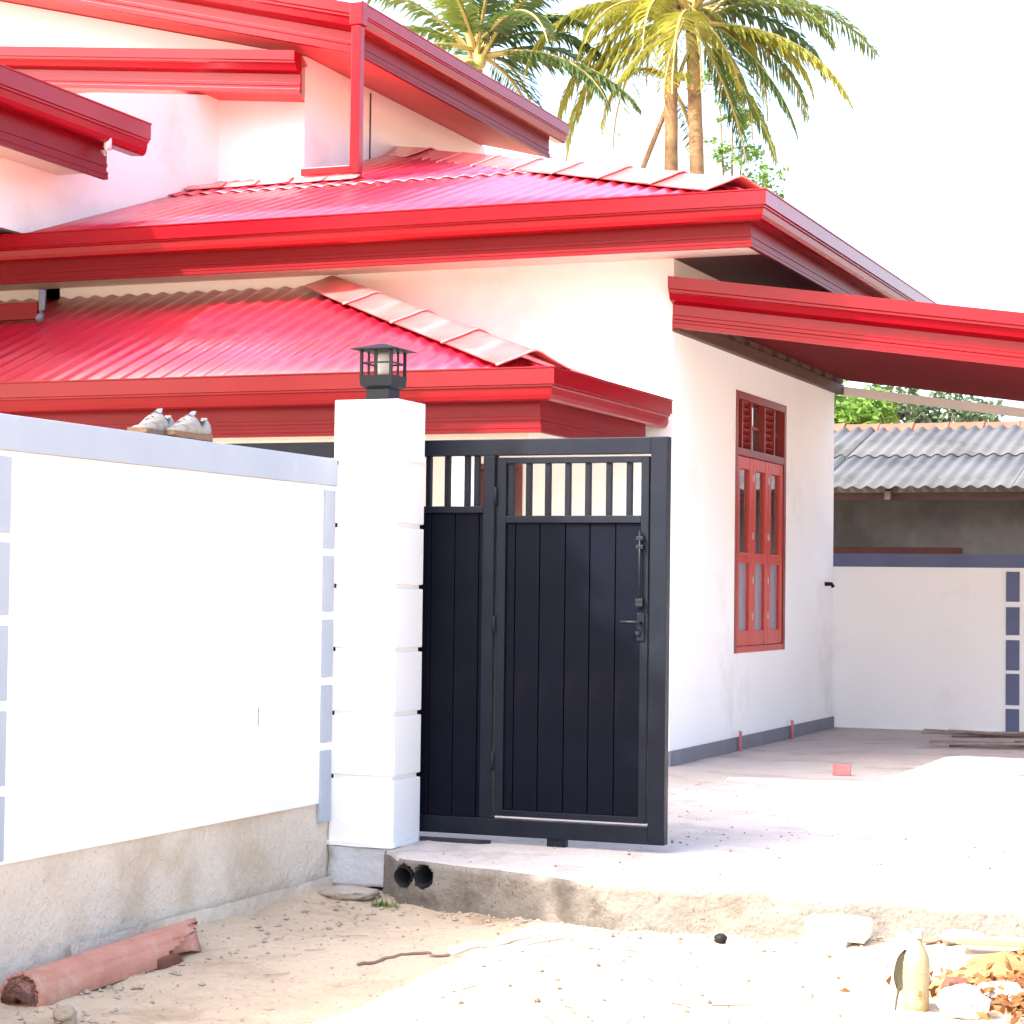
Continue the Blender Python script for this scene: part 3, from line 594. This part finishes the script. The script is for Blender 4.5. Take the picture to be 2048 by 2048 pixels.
palm('tall coconut palm with yellowing drooping fronds and brown trunk above the hip ridge', (-12.1, 40.1, -.3), (-12.45, 39.85, 12.55), .19, .13,
     rfr(5, 18, (3.0, 4.2), ('palm', 'palm_y', 'palm_y')) + [(0, R(30), 3.2, R(110), 'palm'), (.1, R(5), 3.2, R(85), 'palm_d'), (-.2, R(-35), 3.3, R(45), 'palm_d'), (.3, R(-58), 2.9, R(25), 'palm_d'), (.15, R(-15), 3.3, R(75), 'palm'), (3.14, R(25), 2.9, R(135), 'palm_y'), (3.0, R(-10), 3.3, R(95), 'palm_y'), (3.0, R(50), 4.0, R(110), 'palm_y'), (0, R(48), 4.6, R(95), 'palm'), (.25, R(20), 4.2, R(80), 'palm'), (-.35, R(-5), 3.8, R(70), 'palm_y'), (.05, R(-48), 3.2, R(30), 'palm'), (-1.5, R(-40), 2.4, R(50), 'palm_y'), (-2.2, R(-50), 2.2, R(40), 'palm_y'), (3.3, R(-30), 3.0, R(65), 'palm_y')], 5, .05, 6)
palm('pale-trunked coconut palm just left of the taller brown-trunked palm', (-12.5, 39.95, -.3), (-12.82, 39.68, 12.95), .18, .12,
     rfr(9, 9, (2.6, 3.4), ('palm_y', 'palm_y', 'palm')) + [(-.4, R(-40), 2.5, R(45), 'palm_y'), (3.2, R(10), 3.6, R(105), 'palm_y'), (3.0, R(-25), 3.6, R(70), 'palm_y')], 9, -.1, 4)
palm('slender leaning palm stem slanting up to the right above the ridge caps', (-16.9, 38.4, -.3), (-12.75, 39.8, 11.2), .06, .05, rfr(12, 4, (1.2, 1.7), ('palm_y',)), 12, 0, 0)

def leafy(name, label, cat, base, crowns, nleaf, size, m, seed, trunk_r=.12, group=None):
    rnd = random.Random(seed); t = thing(name, base, label, cat, group); mb = MB(); base = Vector(base); tk = MB()
    ctr = sum((Vector(c[0]) for c in crowns), Vector()) / len(crowns)
    fork = base.lerp(ctr, .62); tk.tube([base, base.lerp(fork, .5) + Vector((.06, 0, 0)), fork], [trunk_r, trunk_r * .8, trunk_r * .6], 8)
    for c, r in crowns:
        c = Vector(c); tk.tube([fork, fork.lerp(c, .5) + Vector((0, 0, .1)), c + Vector((0, 0, r * .4))], [trunk_r * .5, trunk_r * .3, trunk_r * .1], 6)
        ncl = max(6, int(nleaf / len(crowns) / 26))
        for _ in range(ncl):
            d = Vector((rnd.gauss(0, 1), rnd.gauss(0, 1), rnd.gauss(0, .8))).normalized() * r * rnd.uniform(.35, 1.08); cc = c + d
            tk.tube([c + d * .3, cc], [.012, .004], 4, False)
            for _ in range(26):
                p = cc + Vector((rnd.gauss(0, 1), rnd.gauss(0, 1), rnd.gauss(0, .8))) * r * .15; a = Vector((rnd.gauss(0, 1), rnd.gauss(0, 1), rnd.gauss(0, .6))).normalized(); b = a.orthogonal().normalized()
                b = (Matrix.Rotation(rnd.uniform(0, 6.28), 3, a) @ b); s = size * rnd.uniform(.6, 1.3)
                mb.add([p - a * s, p + b * s * .45, p + a * s, p - b * s * .45], [(0, 1, 2, 3)])
    tk.build('trunk', 'bark2', t, smooth=True); mb.build('crown', m, t, fix=False); return t
leafy('leafy_tree', 'thin feathery green tree seen through the palm trunks above the ridge', 'tree', (-13.2, 44.5, -.3), [((-13.4, 44.9, 12.4), .6), ((-13.1, 45.0, 11.6), .65), ((-12.9, 45.1, 10.8), .6), ((-12.5, 45.2, 10.1), .6)], 1300, .075, 'leaf', 21, .13)
leafy('leafy_tree', 'bright green bushy tree just above the shed ridge, beside the house corner', 'tree', (-8.2, 33, -.3), [((-9.3, 33.0, 3.9), .85), ((-8.3, 33.2, 3.95), .8), ((-7.6, 32.9, 3.75), .7), ((-8.8, 33.5, 4.3), .6)], 5200, .085, 'leaf', 31, .13, 'trees behind the shed')
leafy('leafy_tree', 'dusky green tree above the shed ridge, right of the bright green one', 'tree', (-6.6, 35.5, -.3), [((-7.3, 35.5, 4.1), .75), ((-6.5, 35.6, 4.0), .75)], 3000, .075, 'leaf2', 41, .12, 'trees behind the shed')

leafy('shade_tree', 'broad dense tree added to cast shade, behind the boundary wall, unseen beyond the left edge of the picture', 'tree', (-10.2, 5.4, -.3), [((-9.6, 6.2, 7.2), 1.5), ((-8.5, 5.1, 6.6), 1.35), ((-10.6, 7.4, 7.4), 1.4), ((-8.3, 4.3, 7.4), 1.15), ((-9.4, 5.0, 7.8), 1.5), ((-7.75, 4.75, 6.2), .75), ((-11.3, 6.0, 7.0), 1.3), ((-11.1, 8.05, 7.4), 1.3), ((-9.6, 7.75, 7.4), .95)], 11500, .17, 'leaf2', 51, .24)  # unseen tree inferred from the shade; crowns placed to darken gate and lower fascia

# ------------------------------------------------------------------ shoes on the wall
def shoe(label, loc, rz, tilt=0):
    t = thing('shoe', loc, label, 'shoe', 'worn white shoes on the wall', rz)
    L = .285
    def wd(s): return .036 + .016 * math.sin(math.pi * min(1, s * 1.05)) if s < .5 else .036 + .016 * math.sin(math.pi * (.5 + (s - .5) * .62)) * (1 if s < .88 else math.sqrt(max(.05, 1 - ((s - .88) / .13) ** 2)))
    st = [i / 18 for i in range(19)]
    def loft(secs):
        vs = []; fs = []; n = len(secs[0])
        for s in secs: vs += s
        for i in range(len(secs) - 1):
            for j in range(n): fs.append((i * n + j, i * n + (j + 1) % n, (i + 1) * n + (j + 1) % n, (i + 1) * n + j))
        fs += [tuple(range(n))[::-1], tuple(range((len(secs) - 1) * n, len(secs) * n))]; return MB().add(vs, fs)
    sec = []
    for s in st:
        w = wd(s); z1 = .034 - .010 * math.sin(math.pi * s) ; z0 = .012 * max(0, (s - .75) / .25) ** 2
        sec.append([(-w - .004, -s * L, z0 + .004), (-w + .004, -s * L, z0), (w - .004, -s * L, z0), (w + .004, -s * L, z0 + .004), (w + .005, -s * L, z1), (-w - .005, -s * L, z1)])
    loft(sec).build('sole', 'sole', t, smooth=False, local=True)
    sec = []
    for s in st:
        w = wd(s) * .98; s2 = .008 + s * .975
        h = .098 if s < .05 else (.098 - .030 * sm((s - .05) / .15) if s < .22 else (.068 + .042 * sm((s - .22) / .16) if s < .40 else .110 - .060 * sm((s - .40) / .45)))
        if s > .85: h = .05 - .018 * ((s - .85) / .15) ** 2
        zb = .026; sec.append([(w * math.cos(a), -s2 * L, zb + (h - zb) * max(0, math.sin(a)) ** .75) for a in [math.pi * i / 10 for i in range(11)]])
    loft(sec).build('upper', 'leather', t, smooth=True, local=True)
    MB().add([(.028 * math.cos(a) * k, -.062 + .050 * math.sin(a) * k, .0735 + .030 * (k - .6) + .012 * abs(math.sin(a)) ) for k in (1.0, .55) for a in [6.28318 * i / 14 for i in range(14)]],
             [(i, (i + 1) % 14, 14 + (i + 1) % 14, 14 + i) for i in range(14)] + [tuple(range(14, 28))]).build('ankle_opening', 'lace', t, smooth=True, local=True)
    MB().add([(sx * (.021 - .002 * i - .003 * (i == 4)), -.122 + .009 * i + dy, .094 + .0085 * i) for dy in (0, .007) for i in range(5) for sx in (-1, 1)],
             [(2 * i + o, 2 * i + 1 + o, 2 * i + 3 + o, 2 * i + 2 + o) for o in (0, 10) for i in range(4)] + [(8, 9, 19, 18)] + [(2 * i, 2 * i + 2, 2 * i + 12, 2 * i + 10) for i in range(4)] + [(2 * i + 1, 2 * i + 3, 2 * i + 13, 2 * i + 11) for i in range(4)]).build('tongue', 'mesh', t, local=True)
    MB().add([(sx * .014, -.004 + dy, z) for dy in (0, -.008) for z in (.085, .105) for sx in (-1, 1)], [(0, 1, 3, 2), (4, 5, 7, 6), (2, 3, 7, 6), (0, 2, 6, 4), (1, 3, 7, 5)]).build('heel_tab', 'leather', t, local=True)
    for i in range(4):
        y = -.125 - .018 * i; z = .108 - .011 * i; q = 1 if i % 2 else -1
        MB().tube([(-.030, y, z - .016), (-.01, y - .006 * q, z + .002), (.01, y + .006 * q, z + .002), (.030, y, z - .016)], .0026, 5).build('lace', 'lace', t, smooth=True, local=True)
    MB().tube([(.020, -.11, .11), (.034, -.117, .075), (.039, -.122, .035), (.041, -.13, .02)], .0028, 5).build('lace', 'lace', t, smooth=True, local=True)
    t.rotation_euler = (tilt, 0, rz); return t
shoe('worn white shoe with upright grey tongue, farther left of the pair on the wall', (-4.725, 7.79, 1.83), R(4))
shoe('worn white shoe with tan sole nearest the pillar on the wall coping', (-4.640, 7.945, 1.83), R(-5))

# ------------------------------------------------------------------ lane clutter
def pz(x, y): return gh(x, y)
def pipe(label, x, z, r, seed, broken):
    rnd = random.Random(seed); n = 22; y0 = yfront(x) - .012; vs = []; fs = []
    for rr, ys_ in ((r, (0, .4)), (r - .005, (0, .4))):
        for yy in ys_:
            for i in range(n):
                a = 6.28318 * i / n; e = 0
                if yy == 0 and broken: e = max(0, .05 * math.sin(a * 1.0 + .6) + .02 * hashn(math.cos(a) * 2, math.sin(a) * 2, seed, 2))
                vs.append((x + rr * math.cos(a), y0 + yy + e, z + rr * math.sin(a)))
    for i in range(n):
        j = (i + 1) % n; fs += [(i, j, n + j, n + i), (2 * n + i, 2 * n + j, 3 * n + j, 3 * n + i), (i, j, 2 * n + j, 2 * n + i)]
    fs.append(tuple(range(3 * n, 4 * n)))
    return props(MB().add(vs, fs).build('drain_pipe', 'pvc', smooth=True), label, 'pipe', 'drain pipe ends in the step')
pipe('open dark drain pipe end in the concrete step, next to the pillar footing', *PIPES[0], 1, False)
pipe('broken dark drain pipe end in the step, right of the intact one', *PIPES[1], 2, True)

def terr():
    t = thing('terracotta_channel', (-4.43, 6.95, -.3), 'broken grooved terracotta channel lying against the bare cement base of the wall', 'clay channel')
    y0, y1 = 6.40, 7.50; n = 44; m = 26
    def prof(a, r): 
        k = 1 + .06 * abs(math.sin(a * 5)) ** .6; return (-.085 * math.cos(a) * r * k, .112 * math.sin(a) ** .8 * r * k if math.sin(a) > 0 else 0)
    vs = []; fs = []
    for r in (1, .86):
        for j in range(m + 1):
            for i in range(n + 1):
                a = math.pi * i / n; px, pzz = prof(a, r); q = j / m; yy = y0 + (y1 - y0) * q
                if j == m: yy += .05 * hashn(i * .3, 1, 2, 1) - .10 * (px > .03)
                if j == 0: yy += .012 * hashn(i * .4, 5, 2, 1) + .02 * math.sin(a)
                xx = -4.455 + .06 * (q) + px; vs.append((xx, yy, (-.275 + .045 * q) - .005 + pzz + .0015 * hashn(i * .5, j * .4, 0, 1)))
    k = n + 1; off = k * (m + 1)
    for j in range(m):
        for i in range(n):
            if j > m - 9 and i > n - 17 + (m - j) * 1.7: continue
            q = (j * k + i, j * k + i + 1, (j + 1) * k + i + 1, (j + 1) * k + i); fs.append(q); fs.append(tuple(a + off for a in q)[::-1])
    for j in (0, m):
        for i in range(n):
            if j == m and i > n - 17: continue
            fs.append((j * k + i, j * k + i + 1, j * k + i + 1 + off, j * k + i + off))
    fs.append(tuple(range(off, off + k)))
    MB().add(vs, fs).build('shell', 'terra', t, smooth=True)
    g = pz(-4.38, 7.35); lumpy('broken_shard', 'terra', t, -4.40, -4.34, 7.26, 7.44, g + .01, g + .09, .03, 3, 5)
    lumpy('broken_shard', 'ridge', t, -4.36, -4.31, 7.12, 7.28, g - .03, g + .018, .03, 6, 5)
terr()
def rock(label, cat, x, y, sx, sy, sz, m, seed, name='stone', amp=.25, group=None, sink=.15, rz=0.):
    bm = bmesh.new(); bmesh.ops.create_icosphere(bm, subdivisions=3, radius=1)
    for v in bm.verts:
        d = 1 + amp * hashn(v.co.x, v.co.y, v.co.z + seed * 3.7, 1.2) + amp * .3 * hashn(v.co.x, v.co.y, v.co.z + seed, 4); v.co = Vector((v.co.x * d * sx, v.co.y * d * sy, v.co.z * d * sz))
    me = bpy.data.meshes.new(name); bm.to_mesh(me); bm.free(); me.materials.append(M[m]); me.polygons.foreach_set('use_smooth', [True] * len(me.polygons))
    o = link(me, name); o.location = (x, y, pz(x, y) + sz * (1 - sink)); o.rotation_euler.z = rz; return props(o, label, cat, group)
rock('pale pointed stone in front of the terracotta channel, bottom left', 'stone', -4.17, 6.27, .042, .03, .04, 'gravel', 3, amp=.5, sink=.4)
rock('small dark round stone on the pale sand below the step', 'stone', -2.466, 8.40, .028, .024, .022, 'pvc', 5)
rock('large white stone at the bottom edge beside the orange soil', 'stone', -1.29, 7.30, .085, .07, .06, 'plaster', 8)
rock('white stone just behind the large white one at the bottom edge', 'stone', -1.20, 7.50, .09, .05, .045, 'plaster', 10, amp=.35)
rock('low cement lump at the foot of the pillar footing', 'cement lump', -4.37, 8.86, .13, .13, .03, 'mortar', 16, 'cement_lump', .4, sink=.6)
# white plaster block against the step
bx, by = -1.985, 8.42
blk = lumpy('plaster_block', 'plaster', None, bx - .118, bx + .118, by - .055, by + .055, pz(bx, by) + .03, pz(bx, by) + .115, .009, 4, 8, False)
props(blk, 'white rectangular plaster block lying against the concrete step', 'block')
lumpy('broken_kerb', 'slab', None, bx - .15, bx + .05, by - .075, by + .10, pz(bx, by) - .08, pz(bx, by) + .028, .012, 9, 8)
props(bpy.data.objects['broken_kerb'], 'flat grey concrete piece underneath the white plaster block', 'concrete piece')
for i, (x, y, lb) in enumerate([(-3.30, 14.07, 'small pink brick piece on the courtyard floor, nearer the house'), (-2.20, 14.70, 'small pink brick piece on the courtyard floor at the right edge')]):
    o = box('brick_piece', 'pink', None, x - .06, x + .06, y - .03, y + .03, .004, .078, .006); o.rotation_euler.z = .2 - .5 * i; props(o, lb, 'brick', 'pink brick pieces on the courtyard floor')
for y, lb in ((15.82, 'short pink conduit stub standing by the plinth under the window, left one'), (17.39, 'short pink conduit stub standing by the plinth, right one near the wall end')):
    o = MB().tube([(-4.50, y, .0), (-4.50, y, .15), (-4.498, y, .155)], [.013, .013, .015], 10).build('conduit_stub', 'pinkpipe', smooth=True); props(o, lb, 'conduit', 'pink conduit stubs by the plinth')
# hose and cord
def gpath(pts, r, n=40):
    out = []; m = len(pts)
    for i in range(n + 1):
        q = i / n * (m - 1); a = min(int(q), m - 2); t = q - a; P = [Vector(pts[max(0, min(m - 1, a + k))] + (0,)) for k in (-1, 0, 1, 2)]
        p = .5 * ((2 * P[1]) + (P[2] - P[0]) * t + (2 * P[0] - 5 * P[1] + 4 * P[2] - P[3]) * t * t + (3 * P[1] - P[0] - 3 * P[2] + P[3]) * t ** 3)
        out.append((p.x, p.y, pz(p.x, p.y) + r * .9))
    return out
pp = gpath([(-3.40, 7.80), (-3.30, 8.02), (-3.24, 8.24), (-3.12, 8.26), (-3.0, 8.14), (-2.86, 8.02)], .013)
props(MB().tube(pp, [.018 - .012 * i / 40 for i in range(41)], 8).build('hose', 'hose', smooth=True), 'short white hose bent in an arc on the sand before the gate', 'hose')
pp = gpath([(-3.66, 7.50), (-3.60, 7.66), (-3.50, 7.80), (-3.45, 7.74), (-3.40, 7.79)], .006)
props(MB().tube(pp, .007, 6).build('cord', 'cord', smooth=True), 'thin brown cord trailing left from the end of the white hose', 'cord')
# bottle
BX, BY = -1.46, 7.34
bt = thing('plastic_bottle', (BX, BY, pz(BX, BY) - .004), 'upright dusty cream plastic bottle beside the orange soil, bottom right', 'bottle', None, R(-6))
prof = [(0, .036), (.006, .044), (.03, .046), (.075, .043), (.11, .046), (.16, .045), (.19, .040), (.215, .026), (.232, .016), (.25, .015)]
MB().tube([(.02 * z, 0, z) for z, r in prof], [r for z, r in prof], 18).build('body', 'bottle', bt, smooth=True, local=True)
MB().tube([(.006, 0, .247), (.007, 0, .275)], .019, 14).build('cap', 'stone', bt, local=True)
for zz in (.05, .135): MB().tube([(.02 * zz, 0, zz - .004), (.02 * zz, 0, zz), (.02 * zz, 0, zz + .004)], [.044, .0475, .044], 18, False).build('rib', 'bottle', bt, smooth=True, local=True)
# big dry leaf with a stalk, standing on its tip against the bottle
lf = thing('dry_leaf', (-1.525, 7.30, pz(-1.525, 7.30)), 'olive-brown spoon-shaped dry leaf upright beside the cream bottle', 'leaf')
vs = []; fs = []; n = 14
for i in range(n + 1):
    t = i / n; w = .030 * math.sin(math.pi * (t * .90 + .07)) ** .9 * (1 + .08 * math.sin(9 * t)); y = .010 + .05 * t; z = .07 + .145 * t + .004 * math.sin(t * 3)
    vs += [(-w, y - .008, z), (0, y, z), (w, y - .008, z), (-w, y - .005, z), (0, y + .003, z), (w, y - .005, z)]
for i in range(n):
    for a, b_ in ((0, 1), (1, 2), (3, 4), (4, 5)): fs.append((i * 6 + a, i * 6 + b_, i * 6 + 6 + b_, i * 6 + 6 + a))
lf.rotation_euler = (R(-14), R(16), R(20))
MB().add(vs, fs).build('blade', 'olive', lf, smooth=True, local=True)
MB().tube([(.004, -.01, -.01), (0, 0, .03), (0, .010, .08)], [.003, .004, .005], 6).build('stalk', 'olive', lf, smooth=True, local=True)

# orange soil patch
def soil():
    cx, cy = -.72, 7.95; vs = []; fs = []; n = 56
    for i in range(n + 1):
        for j in range(n + 1):
            x = -1.62 + 2.2 * i / n; y = 6.9 + 2.0 * j / n
            e = min(1, max(0, 1 - ((x - cx) / .92) ** 2 - ((y - cy) / .78) ** 2) * 2.2); e = e + .5 * hashn(x, y, 3, 3)
            vs.append((x, y, pz(x, y) - .03 + .055 * sm(e) + .02 * hashn(x, y, 8, 7)))
    k = n + 1
    return MB().add(vs, [(i * k + j, (i + 1) * k + j, (i + 1) * k + j + 1, i * k + j + 1) for i in range(n) for j in range(n)]).build('soil_patch', 'soil', smooth=True, kind='structure')
soil()
rnd = random.Random(4); mb = MB()
for _ in range(1500):
    x = rnd.gauss(-1.02, .16); y = rnd.gauss(7.62, .22); z = pz(x, y) + .03 + rnd.uniform(0, .04); a = Vector((rnd.gauss(0, 1), rnd.gauss(0, 1), rnd.gauss(0, .7))).normalized(); b = a.orthogonal().normalized(); s = rnd.uniform(.012, .03); p = Vector((x, y, z)); c = a.cross(b) * s * .3
    mb.add([p - a * s, p + b * s * .5 + c, p + a * s, p - b * s * .5 + c], [(0, 1, 2), (0, 2, 3)])
props(mb.build('dry_leaf_litter', 'deadleaf', fix=False), 'heap of small dry orange leaves on the soil, bottom right corner', 'leaf litter', kind='stuff')
pl = []
for (p0, p1, w, h, lb) in [((-1.50, 8.33), (-.2, 8.52), .07, .03, 'pale weathered plank lying on the orange soil'), ]:
    d = Vector((p1[0] - p0[0], p1[1] - p0[1], 0)); o = link(MB().box(-d.length / 2, d.length / 2, -w / 2, w / 2, -h / 2, h / 2).mesh('plank', 'bottle', bevel=.006), 'plank')
    o.location = ((p0[0] + p1[0]) / 2, (p0[1] + p1[1]) / 2, pz(-1, 8.4) + .045); o.rotation_euler.z = math.atan2(d.y, d.x); props(o, lb, 'plank')
rock('short brown wood chip at the top edge of the orange soil', 'wood chip', -1.63, 8.52, .05, .016, .012, 'cord', 22, 'wood_chip', .3, rz=.5)
rock('pale sandy lump behind the brown wood chip near the step', 'sand lump', -1.50, 8.50, .10, .05, .03, 'stone', 24, 'sand_lump', .4)
rock('cream rubble piece behind the neck of the plastic bottle', 'rubble', -1.70, 8.32, .04, .07, .04, 'plaster', 26, 'rubble_piece', .5)
rock('reddish clod beside the cream bottle', 'soil clod', -1.36, 7.55, .06, .10, .045, 'ridge', 28, 'soil_clod', .5)

# gravel and twigs scattered over lane and courtyard
rnd = random.Random(11); mb = MB()
def peb(x, y, z, s):
    d = [Vector(v) for v in ((1, 0, 0), (-1, 0, 0), (0, 1, 0), (0, -1, 0), (0, 0, .7), (0, 0, -.5))]
    r_ = Matrix.Rotation(rnd.uniform(0, 6), 3, 'Z'); vs = [Vector((x, y, z)) + r_ @ (v * s * rnd.uniform(.6, 1.3)) for v in d]
    mb.add(vs, [(0, 2, 4), (2, 1, 4), (1, 3, 4), (3, 0, 4), (2, 0, 5), (1, 2, 5), (3, 1, 5), (0, 3, 5)])
for _ in range(900):
    x = rnd.uniform(-4.5, .2); y = rnd.uniform(6.0, 8.75); 
    if y > yfront(x) - .03: continue
    peb(x, y, pz(x, y) + .002, rnd.choice((.003, .004, .005, .006, .009)))
for _ in range(170):
    x = rnd.gauss(-4.25, .14); y = rnd.uniform(6.1, 9.0)
    if x < -4.56: continue
    peb(x, y, pz(x, y) + .004, rnd.uniform(.005, .017))
for _ in range(260):
    x = rnd.uniform(-4.2, -.5); y = yfront(x) - abs(rnd.gauss(0, .10)); peb(x, y, pz(x, y) + .003, rnd.uniform(.005, .018))
for _ in range(520):
    x = rnd.uniform(-4.0, .6); y = rnd.uniform(8.75, 13.5); peb(x, y, .006, rnd.choice((.004, .005, .007, .010)))
for _ in range(70):
    x = rnd.uniform(-4.3, -.6); y = rnd.uniform(6.3, 8.5); a = rnd.uniform(0, 6.28); l = rnd.uniform(.03, .12)
    if y > yfront(x) - .1: continue
    mb.tube([(x, y, pz(x, y) + .006), (x + l * math.cos(a), y + l * math.sin(a), pz(x + l * math.cos(a), y + l * math.sin(a)) + .008)], .0022, 4)
props(mb.build('gravel', 'gravel'), 'scattered small stones and twigs over the lane and courtyard', 'gravel', kind='stuff')

mb = MB(); rnd = random.Random(15)
for _ in range(190):
    x = rnd.uniform(-3.4, .1); y = rnd.uniform(6.4, 8.5)
    if y > yfront(x) - .02: continue
    peb(x, y, pz(x, y) + .003, rnd.choice((.003, .004, .005, .007, .010, .014)))
for _ in range(130):
    x = rnd.uniform(-3.2, .2); y = rnd.uniform(8.75, 10.6); peb(x, y, .007, rnd.choice((.003, .004, .006, .009)))
for _ in range(22):
    x = rnd.uniform(-3.2, -.5); y = rnd.uniform(6.6, 8.3); a = rnd.uniform(-2.6, 2.6); l = rnd.uniform(.03, .16)
    mb.tube([(x, y, pz(x, y) + .006), (x + l * .5 * math.cos(a), y + l * .5 * math.sin(a) + .01, pz(x + l * .5 * math.cos(a), y + l * .5 * math.sin(a)) + .007), (x + l * math.cos(a), y + l * math.sin(a), pz(x + l * math.cos(a), y + l * math.sin(a)) + .007)], .0025, 4)
props(mb.build('dark_grit', 'grit'), 'sparse brown grit and twigs on the sunlit sand and slab edge', 'grit', kind='stuff')

# timber strips by the back wall
rnd = random.Random(2)
for i in range(11):
    x = rnd.uniform(-2.85, -2.35); y = rnd.uniform(17.0, 17.9); L = rnd.uniform(.7, 1.7); w = rnd.uniform(.02, .05); a = R(rnd.uniform(-18, 24))
    o = link(MB().box(-L / 2, L / 2, -w / 2, w / 2, -.008, .008).mesh('timber_strip', 'stick', bevel=.002), 'timber_strip'); o.location = (x, y, .016 + .018 * i * (.6 if i % 2 else 1) * .6); o.rotation_euler = (0, R(rnd.uniform(-2, 2)), a)
    props(o, 'thin timber strip in the loose pile on the floor by the back wall', 'timber strip', 'loose timber strips by the back wall')
# weed at the pipe
wd_ = thing('weed', (-4.16, 8.72, pz(-4.16, 8.72)), 'tiny green weed tuft under the intact drain pipe', 'weed')
mb = MB(); rnd = random.Random(6)
for _ in range(60):
    a = rnd.uniform(0, 6.28); p = Vector((-4.13 + rnd.gauss(0, .035), 8.73 + rnd.gauss(0, .02), pz(-4.16, 8.72))); q = p + Vector((math.cos(a) * .02, math.sin(a) * .02, rnd.uniform(.015, .04))); s = Vector((-math.sin(a), math.cos(a), 0)) * .004
    mb.add([p - s, p + s, q], [(0, 1, 2)])
mb.build('leaves', 'leaf', wd_, fix=False)
